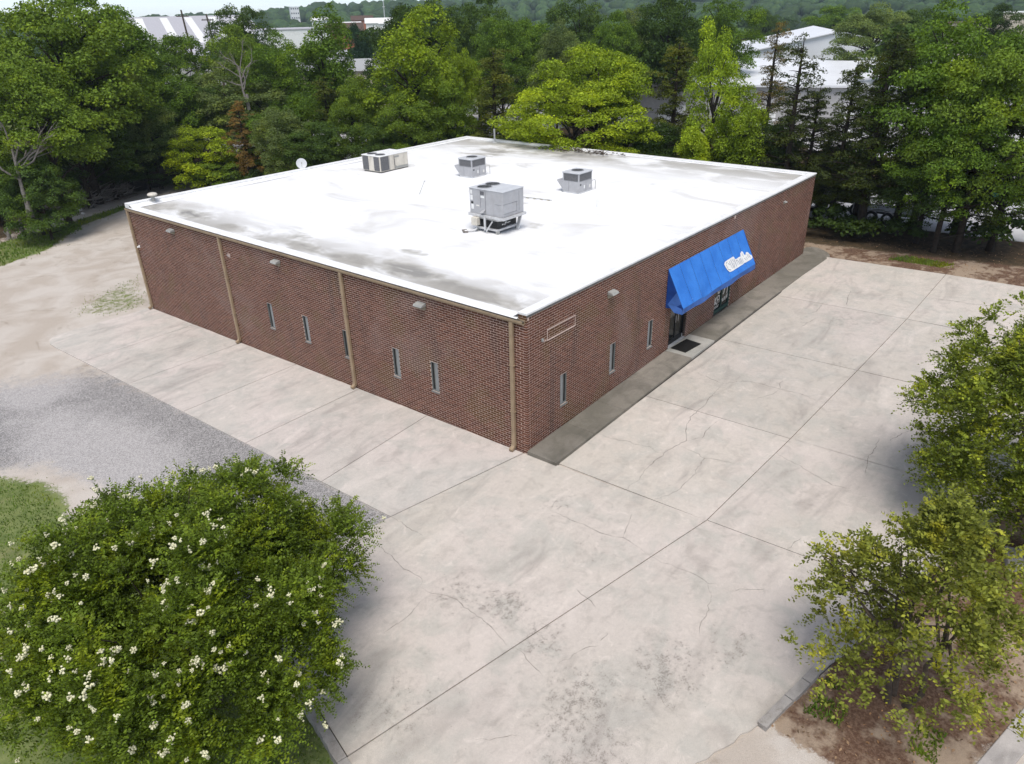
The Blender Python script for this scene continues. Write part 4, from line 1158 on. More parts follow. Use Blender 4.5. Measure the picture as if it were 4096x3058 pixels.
for sx in (0.70, 1.06): sg.box(x0 + sx, x0 + sx + 0.02, y0 - 0.006, y0 - 0.001, z0 + 0.08, z0 + 0.86)
sg.build("panel_seam", M['seamgrey'], r)
MB().box(x0 + 1.12, x0 + 1.45, y0 - 0.006, y0 - 0.001, z0 + 0.70, z0 + 0.80).build("nameplate", M['fixture'], r)
MB().tube([(x0 + 1.07, y0 - 0.02, z0 + 0.80), (x0 + 1.08, y0 - 0.03, z0 + 0.30), (x0 + 1.18, y0 - 0.03, z0 + 0.24)], 0.012, 6).build("conduit", M['dark_grey'], r)
MB().box(x0 + 1.10, x1 - 0.02, y0 - 0.006, y0 - 0.001, z0 + 0.09, z0 + 0.22).build("dirt_skirt", M['fixture'], r)

# tall raised unit
r = empty("rooftop_unit", (7.1, 7.05, roof_z(7)), "tall grey rooftop air conditioner raised on a black plinth, nearest the eave", "air conditioner", "rooftop air conditioners")
zr = roof_z(7)
MB().box(6.45, 7.75, 6.20, 7.95, 5.30, 6.28).build("cabinet", M['hvac'], r, bevel=0.012)
MB().box(6.43, 7.77, 6.18, 7.97, 6.281, 6.31).build("lid", M['hvac_top'], r, bevel=0.008)
fan(r, 6.82, 7.45, 6.311, 0.29); fan(r, 7.40, 7.52, 6.311, 0.29)
sg = MB()
sg.box(6.443, 6.448, 7.10, 7.112, 5.32, 6.26); sg.box(6.443, 6.448, 7.37, 7.38, 5.55, 6.26)
sg.box(6.443, 6.448, 6.28, 6.62, 5.78, 5.787); sg.box(6.47, 7.36, 6.193, 6.198, 5.80, 5.807); sg.box(7.30, 7.308, 6.193, 6.198, 5.40, 5.80); sg.box(7.45, 7.458, 6.193, 6.198, 5.42, 6.20); sg.box(6.47, 7.30, 6.193, 6.198, 5.43, 5.437)
sg.build("panel_seam", M['seamgrey'], r)
for y0_, y1_, za, zb, mt in ((7.80, 7.90, 6.06, 6.22, 'white'), (7.78, 7.90, 5.82, 6.02, 'white'), (7.76, 7.87, 5.68, 5.76, 'black'), (7.74, 7.87, 5.46, 5.66, 'white'), (7.16, 7.36, 5.96, 6.04, 'white'), (7.44, 7.60, 5.60, 5.66, 'offwhite')):
    MB().box(6.441, 6.448, y0_, y1_, za, zb).build("sticker", M[mt], r)
MB().box(6.441, 6.448, 7.18, 7.36, 6.08, 6.22).build("access_vent", M['seamgrey'], r)
MB().add([(6.44, 7.12, 5.52), (6.44, 7.30, 5.46), (6.30, 7.34, 5.36), (6.33, 7.14, 5.40)], [(0, 1, 2, 3)]).build("bent_flap", M['galv'], r)
fr = MB()
fr.box(6.38, 6.46, 6.12, 8.0, 5.20, 5.298); fr.box(7.70, 7.82, 6.12, 8.0, 5.20, 5.298); fr.box(6.461, 7.699, 6.12, 6.20, 5.20, 5.298); fr.box(6.461, 7.699, 7.92, 8.0, 5.20, 5.298)
fr.build("support_frame", M['galv'], r)
MB().add([(6.40, 6.15, 5.199), (7.80, 6.15, 5.199), (7.80, 7.9, 5.199), (6.40, 7.9, 5.199), (6.52, 6.58, 5.08), (7.68, 6.58, 5.08), (7.68, 7.58, 5.08), (6.52, 7.58, 5.08)], [(0, 1, 5, 4), (1, 2, 6, 5), (2, 3, 7, 6), (3, 0, 4, 7), (0, 3, 2, 1)]).build("transition_duct", M['galv'], r)
pb = MB().box(6.50, 7.70, 6.56, 7.60, 4.80, 5.079).build("plinth", M['black'], r)
lt = MB()
def pst(x0, z0, x1, z1, w):
    v = Vector((x1 - x0, z1 - z0)); n_ = Vector((-v.y, v.x)).normalized() * w / 2
    lt.quad((x0 - n_.x, 6.556, z0 - n_.y), (x1 - n_.x, 6.556, z1 - n_.y), (x1 + n_.x, 6.556, z1 + n_.y), (x0 + n_.x, 6.556, z0 + n_.y))
for q in ((6.78, 4.89, 6.80, 4.94, .022), (6.80, 4.94, 6.82, 4.89, .022), (6.83, 4.89, 6.85, 4.94, .022), (6.88, 4.89, 6.91, 4.93, .02), (6.96, 4.86, 7.00, 4.98, .03), (7.00, 4.98, 7.07, 4.97, .028), (7.07, 4.97, 7.04, 4.92, .025), (7.12, 4.92, 7.16, 4.95, .024), (7.17, 4.92, 7.21, 4.95, .024), (7.22, 4.92, 7.26, 4.95, .024), (7.27, 4.93, 7.31, 4.95, .024)):
    pst(*q)
lt.build("lettering", M['white'], pb)
pk = MB()
pk.box(6.44, 7.76, 6.50, 6.58, zr + 0.10, zr + 0.18); pk.box(6.44, 7.76, 7.58, 7.66, zr + 0.10, zr + 0.18); pk.box(6.44, 6.52, 6.581, 7.579, zr + 0.10, zr + 0.18); pk.box(7.68, 7.76, 6.581, 7.579, zr + 0.10, zr + 0.18)
pk.build("base_frame", M['galv'], r)
for lx, ly in ((6.48, 6.53), (7.70, 6.53), (6.48, 7.62), (7.70, 7.62)):
    MB().box(lx - 0.06, lx + 0.06, ly - 0.06, ly + 0.06, zr - 0.02, zr + 0.099).build("foot", M['fixture'], r)
MB().add([(7.80, 6.30, 5.20), (7.80, 6.45, 5.20), (7.55, 6.42, zr), (7.55, 6.30, zr), (7.74, 6.30, 5.20), (7.74, 6.45, 5.20), (7.49, 6.42, zr), (7.49, 6.30, zr)], [(0, 1, 2, 3), (7, 6, 5, 4), (0, 4, 5, 1), (1, 5, 6, 2), (2, 6, 7, 3), (3, 7, 4, 0)]).build("leg", M['galv'], r)
MB().tube([(6.36, 7.10, 5.22), (6.36, 7.10, zr + 0.10)], 0.05, 10).build("pipe", M['galv'], r)
MB().tube([(6.38, 6.72, 5.10), (6.30, 6.98, zr + 0.08)], 0.03, 8).build("brace", M['galv'], r)
MB().box(6.22, 6.44, 7.42, 7.72, 4.86, 5.18).build("switch_box", M['hvac_old'], r, bevel=0.015)
MB().tube([(6.33, 7.55, 4.86), (6.30, 7.50, zr + 0.12), (6.20, 7.55, zr + 0.06), (5.95, 7.85, zr + 0.05)], 0.035, 8).build("condensate_pipe", M['galv'], r)
MB().box(5.80, 6.20, 7.78, 7.98, zr, zr + 0.05, rz=0.9).build("pipe_block", M['deadwood'], r)

# mushroom vent, dish, pipes and rods on the roof
v_ = empty("roof_vent", (1.16, 24.05, roof_z(1)), "white mushroom-capped roof vent at the far left corner", "vent")
MB().cyl((1.16, 24.05, roof_z(1) - 0.02), 0.13, 0.14, 16, 2, 0.10).build("collar", M['galv'], v_)
MB().cyl((1.16, 24.05, roof_z(1) + 0.121), 0.085, 0.26, 14).build("stack", M['fixture'], v_)
c_ = MB()
prof = [(0.10, 0.0), (0.22, 0.02), (0.235, 0.07), (0.20, 0.12), (0.10, 0.15), (0.0, 0.155)]
for i, (rr, hh) in enumerate(prof):
    for k in range(18):
        a = 2 * math.pi * k / 18
        c_.v.append((1.16 + rr * math.cos(a), 24.05 + rr * math.sin(a), roof_z(1) + 0.382 + hh))
for i in range(len(prof) - 1):
    for k in range(18):
        l = (k + 1) % 18
        c_.f.append((i * 18 + k, i * 18 + l, (i + 1) * 18 + l, (i + 1) * 18 + k))
c_.build("cap", M['hvac_old'], v_, smooth=True)
d_ = empty("satellite_dish", (10.3, 24.58, 3.9), "pale round satellite dish fixed beyond the far left parapet", "satellite dish")
MB().tube([(10.3, 24.50, 4.5), (10.3, 24.62, 4.55), (10.3, 24.62, 4.95)], 0.025, 8).build("mast", M['galv'], d_)
dm_ = MB()
ax = Vector((-0.45, -0.75, 0.35)).normalized(); u_ = ax.orthogonal().normalized(); w_ = ax.cross(u_)
for i in range(6):
    rr = 0.30 * i / 5
    for k in range(20):
        a = 2 * math.pi * k / 20
        p = Vector((10.3, 24.56, 5.02)) + (u_ * math.cos(a) + w_ * math.sin(a)) * rr + ax * (rr * rr * 0.55)
        dm_.v.append(tuple(p))
for i in range(5):
    for k in range(20):
        l = (k + 1) % 20
        dm_.f.append((i * 20 + k, i * 20 + l, (i + 1) * 20 + l, (i + 1) * 20 + k))
dm_.build("dish", M['hvac_top'], d_, smooth=True)
MB().tube([Vector((10.3, 24.56, 4.80)), Vector((10.3, 24.56, 4.98)) + ax * 0.34], 0.012, 6).build("feed_arm", M['fixture'], d_)
MB().cyl(tuple(Vector((10.28, 24.54, 4.96)) + ax * 0.34), 0.03, 0.06, 10).build("feed_horn", M['fixture'], d_)
def pipe_thing(name, base, h, rad, mt, label, cat, tilt=(0, 0), cap=True):
    p = empty(name, base, label, cat)
    top = (base[0] + tilt[0], base[1] + tilt[1], base[2] + h)
    MB().tube([base, top], rad, 8).build("shaft", M[mt], p)
    MB().cyl((base[0], base[1], base[2] - 0.01), rad * 2.6, 0.03, 12, 2, rad * 1.6).build("flange", M['coping'], p)
    if cap: MB().tube([(top[0] + 0.06, top[1], top[2] - 0.01), (top[0] - 0.05, top[1], top[2] + 0.01)], rad * 0.9, 6).build("tip", M[mt], p)
    return p
pipe_thing("vent_pipe", (23.8, 21.4, roof_z(24)), 0.82, 0.06, 'galv', "tall grey vent pipe by the back corner of the roof", "pipe")
pipe_thing("vent_pipe", (12.32, 5.6, roof_z(12)), 0.38, 0.045, 'white', "short white plumbing vent right of the tall raised unit", "pipe", cap=False)
pipe_thing("roof_rod", (9.71, 14.34, roof_z(9.7)), 0.55, 0.014, 'fixture', "thin leaning rod standing alone on the white roof", "rod", (0.55, 0.12))
g1 = empty("gas_line", (12.0, 8.8, roof_z(12)), "thin gas pipe lying on the roof between the raised unit and the right unit", "pipe")
for y_ in (0.0, 0.12):
    MB().tube([(11.3, 10.2 + y_, roof_z(11) + 0.06), (11.95, 9.5 + y_, roof_z(12) + 0.06), (12.15, 8.0 + y_, roof_z(12) + 0.06)], 0.017, 6).build("pipe_run", M['fixture'], g1)
for k in range(4): MB().box(11.96 + 0.04 * k, 12.10 + 0.04 * k, 9.3 - 0.38 * k, 9.4 - 0.38 * k, roof_z(12) - 0.01, roof_z(12) + 0.04).build("block", M['hvac_old'], g1)
# twigs and dead leaves that fell on the far edge of the roof
rt = random.Random(8)
for cx, cy, n_, sp, lab in ((23.7, 15.2, 46, 0.85, "heap of fallen twigs on the far edge of the roof below the lime maple"), (23.6, 12.7, 26, 0.55, "small flat scatter of dead leaves on the far roof edge, right of the twig heap")):
    m = MB()
    for i in range(n_):
        a = rt.uniform(0, 6.28); x = cx + rt.gauss(0, sp * 0.35); y = cy + rt.gauss(0, sp); l = rt.uniform(0.1, 0.55)
        z = roof_z(x) + 0.03 + abs(rt.gauss(0, 0.07))
        m.tube([(x, y, z), (x + math.cos(a) * l * 0.5, y + math.sin(a) * l * 0.5, z + rt.uniform(-.01, .12)), (x + math.cos(a) * l, y + math.sin(a) * l, z + rt.uniform(-.02, .1))], [0.018, 0.013, 0.006], 5)
        for _ in range(2):
            lx, ly, s = x + rt.gauss(0, 0.2), y + rt.gauss(0, 0.3), rt.uniform(0.05, 0.12)
            m.quad((lx - s, ly, z), (lx, ly - s * 0.6, z + 0.02), (lx + s, ly, z + 0.01), (lx, ly + s * 0.6, z + 0.03))
    th_ = empty("twig_heap", (cx, cy, roof_z(cx)), lab, "twigs")
    m.build("twigs", M['bark'], th_)["kind"] = "stuff"
# ------------------------------------------------------------------ trees
def unit(v):
    return v / np.maximum(np.linalg.norm(v, axis=-1, keepdims=True), 1e-9)
def leaf_quads(c, n, size, asp, rs, axis=None):
    """diamond leaves at c with normals n; size (m,) leaf length; axis: preferred long direction"""
    m = len(c)
    t = rs.randn(m, 3) if axis is None else axis + 0.25 * rs.randn(m, 3)
    t = unit(t - n * np.sum(t * n, 1, keepdims=True))
    b = np.cross(n, t)
    L = size[:, None] * 0.5; W = L * asp
    v = np.stack([c - t * L, c + b * W - t * L * 0.1, c + t * L, c - b * W - t * L * 0.1], 1).reshape(-1, 3)
    f = np.arange(4 * m).reshape(-1, 4)
    return v, f
def puffs(centers, radii, n_each, size, rs, up=0.45, flat=1.0, droop=0.0):
    """leafy clumps: leaves near the surface of each little ellipsoid"""
    k = len(centers)
    n = np.asarray(n_each) if hasattr(n_each, "__len__") else np.full(k, n_each)
    ii = np.repeat(np.arange(k), n)
    d = unit(rs.randn(len(ii), 3))
    d[:, 2] = np.where(d[:, 2] < -0.35, -d[:, 2] * 0.6, d[:, 2])
    r = rs.uniform(0.55, 1.06, len(ii)) ** 0.7
    R = np.asarray(radii)[ii][:, None] * np.array([1.0, 1.0, flat])
    c = np.asarray(centers)[ii] + d * r[:, None] * R
    nn = unit(d * 0.55 + rs.randn(len(ii), 3) * 0.55 + np.array([0, 0, up]))
    return c, nn, size * rs.uniform(0.65, 1.3, len(ii))
def trunk_mesh(name, paths, mat):
    m = MB()
    for pts, rad, seg in paths: m.tube(pts, rad, seg, cap=False)
    return m.mesh(name, mat, smooth=True)
def limb(a, b, rs, bow=0.12, k=4):
    a = np.array(a, float); b = np.array(b, float); L = np.linalg.norm(b - a)
    pts = [a + (b - a) * t + np.array([0, 0, bow * L * math.sin(math.pi * t)]) + rs.randn(3) * 0.025 * L * (0 < t < 1) for t in np.linspace(0, 1, k)]
    return [tuple(p) for p in pts]

def broad_tree(seed, R=3.0, Rz=3.6, cz=6.2, npf=80, leaf=0.30, nl=120, base=1.6, lob=0.35, pr=0.9, flat=0.75, lean=0.0):
    """10 m broadleaf tree: limbs, and clumps spread over an uneven crown"""
    rs = np.random.RandomState(seed)
    lobes = unit(rs.randn(7, 3)); la = rs.uniform(-lob, lob, 7)
    i = np.arange(npf) + 0.5
    ph = np.arccos(1 - 1.72 * i / npf); th = math.pi * (1 + 5 ** 0.5) * i
    d = np.stack([np.cos(th) * np.sin(ph), np.sin(th) * np.sin(ph), np.cos(ph)], 1)
    d = unit(d + rs.randn(npf, 3) * 0.18)
    s = 1.0 + (np.maximum(0, d @ lobes.T) ** 2 * la).sum(1)
    depth = np.where(rs.rand(npf) < 0.26, rs.uniform(0.35, 0.7, npf), rs.uniform(0.78, 1.0, npf))
    c = d * (s * depth)[:, None] * np.array([R, R, Rz]) + np.array([lean, 0, cz])
    c[:, 2] = np.maximum(c[:, 2], base + 0.2)
    rad = pr * rs.uniform(0.65, 1.25, npf)
    n = (nl * (rad / pr) ** 2).astype(int)
    lc, ln, ls = puffs(c, rad, n, leaf, rs, 0.5, flat)
    v, f = leaf_quads(lc, ln, ls, 0.62, rs)
    crown = np_mesh("crown", v, f, M['leaf'])
    paths = [([(0, 0, -0.3), (0.04, 0.02, cz * 0.3), (lean * 0.5, 0.06, cz * 0.7), (lean * 0.8, 0, cz + Rz * 0.35)], [0.24, 0.18, 0.12, 0.04], 8)]
    for k in rs.permutation(npf)[:26]:
        h = np.clip(c[k, 2] - rs.uniform(0.8, 2.6), 0.9, cz + 0.5)
        paths.append((limb((lean * 0.6 * h / cz, 0, h), c[k], rs, 0.05), [0.085, 0.06, 0.04, 0.018], 5))
    return trunk_mesh("trunk", paths, M['barkdark']), crown

def cedar_tree(seed, R=2.2, npf=110, leaf=0.15, nl=150, base=1.9, top=9.9, gap=0.12, flat=0.62):
    """10 m ragged conifer: straight stem, tiers of flat sprays with daylight between them"""
    rs = np.random.RandomState(seed)
    paths = [([(0, 0, -0.3), (0.03, 0.03, 4), (0.0, 0.05, 8), (0, 0, top)], [0.22, 0.16, 0.08, 0.015], 7)]
    cs, rd = [], []
    nb = 96
    for i in range(nb):
        t = (i + rs.rand()) / nb
        z = base + (top - base - 0.3) * t
        if rs.rand() < gap: continue
        a = rs.uniform(0, 2 * math.pi)
        L = R * (1.0 - 0.80 * t ** 1.25) * rs.uniform(0.55, 1.15) * (0.75 + 0.25 * min(1, t * 6))
        tip = (math.cos(a) * L, math.sin(a) * L, z + L * rs.uniform(-0.02, 0.35))
        pts = limb((0, 0, z), tip, rs, 0.06)
        paths.append((pts, [0.045, 0.03, 0.02, 0.008], 4))
        for q in range(max(2, int(L * 1.7))):
            u = rs.uniform(0.25, 1.0)
            p = np.array((0, 0, z)) * (1 - u) + np.array(tip) * u + rs.randn(3) * np.array([0.26, 0.26, 0.22])
            cs.append(p); rd.append(rs.uniform(0.26, 0.52) * (1.15 - 0.4 * t))
    cs.append((0, 0, top)); rd.append(0.25)
    cs = np.array(cs); rd = np.array(rd)
    n = (nl * (rd / 0.5) ** 2).astype(int) + 12
    lc, ln, ls = puffs(cs, rd, n, leaf, rs, 0.35, flat)
    v, f = leaf_quads(lc, ln, ls, 0.34, rs)
    return trunk_mesh("trunk", paths, M['barkdark']), np_mesh("crown", v, f, M['needle'])

def dead_tree(seed, h=6.0, spread=2.5, n=9, r0=0.12, mat='deadwood'):
    rs = np.random.RandomState(seed)
    m = MB()
    def grow(a, d, L, r, lev):
        b = a + d * L
        mid = (a + b) / 2 + rs.randn(3) * 0.06 * L
        m.tube([tuple(a), tuple(mid), tuple(b)], [r, r * 0.8, r * 0.55], 6 if lev < 2 else 4, cap=False)
        if lev >= 3: return
        for _ in range(3 if lev else n):
            t = rs.uniform(0.45, 1.0)
            nd = unit(d * 0.9 + rs.randn(3) * np.array([0.7, 0.7, 0.45]) + np.array([0, 0, 0.15]))
            grow(a + (b - a) * t, nd, L * rs.uniform(0.38, 0.62), r * 0.5 * (1.1 - 0.3 * t), lev + 1)
    grow(np.array([0, 0, -0.2]), unit(np.array([0.1, 0.05, 1.0])), h * 0.62, r0, 0)
    return m.mesh("branches", M[mat], smooth=True)

OAK = [broad_tree(10 + i, R=2.9 + 0.25 * (i % 3), Rz=3.7, cz=6.1, npf=120, pr=0.76, nl=300, leaf=0.150, lob=0.5) for i in range(6)]
MAPLE = [broad_tree(30 + i, R=4.6, Rz=3.3, cz=6.3, npf=120, pr=0.84, nl=300, leaf=0.165, lob=0.6, flat=0.55, base=2.2) for i in range(2)]
POPLAR = [broad_tree(40 + i, R=1.9, Rz=4.5, cz=5.5, npf=110, pr=0.56, nl=230, leaf=0.145, lob=0.5, flat=1.3, base=0.8) for i in range(3)]
CEDAR = [cedar_tree(60 + i, R=2.3 + 0.2 * i) for i in range(4)]
SPARSE = [cedar_tree(80 + i, R=2.5, nl=90, gap=0.35, leaf=0.15) for i in range(2)]
SHRUB = [broad_tree(90 + i, R=4.2, Rz=4.6, cz=4.9, npf=90, pr=1.1, nl=300, leaf=0.24, base=0.3, lob=0.3) for i in range(2)]
KINDS = {'oak': OAK, 'maple': MAPLE, 'poplar': POPLAR, 'cedar': CEDAR, 'sparse': SPARSE, 'shrub': SHRUB}
KR = {'oak': 3.5, 'maple': 5.2, 'poplar': 2.2, 'cedar': 2.4, 'sparse': 2.4, 'shrub': 5.0}
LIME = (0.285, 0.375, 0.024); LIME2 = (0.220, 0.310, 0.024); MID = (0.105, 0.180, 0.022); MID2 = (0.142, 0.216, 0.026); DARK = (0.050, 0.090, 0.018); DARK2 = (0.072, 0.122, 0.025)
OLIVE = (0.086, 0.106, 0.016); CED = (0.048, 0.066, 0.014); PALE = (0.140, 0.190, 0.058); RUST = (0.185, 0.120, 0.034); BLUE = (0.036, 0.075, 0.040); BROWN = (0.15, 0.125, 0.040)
tr_rand = random.Random(77)
tcount = {}
def put_tree(kind, x, y, h, r, col, label, group="trees around the building", name=None, cat="tree"):
    vs = KINDS[kind]
    i = tcount.get(kind, 0); tcount[kind] = i + 1
    tm, cm = vs[i % len(vs)]
    nm = name or {'oak': "broadleaf_tree", 'maple': "maple_tree", 'poplar': "columnar_tree", 'cedar': "cedar_tree", 'sparse': "cedar_tree", 'shrub': "shrub"}[kind]
    root = bpy.data.objects.new(nm, None); COL.objects.link(root)
    root.location = (x, y, gz(x, y) - 0.05)
    sr = r / KR[kind] * 1.05; sz = h / 10.0
    root.scale = (sr, sr, sz); root.rotation_euler = (0, 0, tr_rand.uniform(0, 6.28))
    tag(root, label, cat, group)
    t = bpy.data.objects.new("trunk", tm); COL.objects.link(t); t.parent = root
    c = bpy.data.objects.new("crown", cm); COL.objects.link(c); c.parent = root
    k = tr_rand.uniform(0.9, 1.12)
    c.color = (col[0] * k, col[1] * k, col[2] * k, 1.0)
    return root
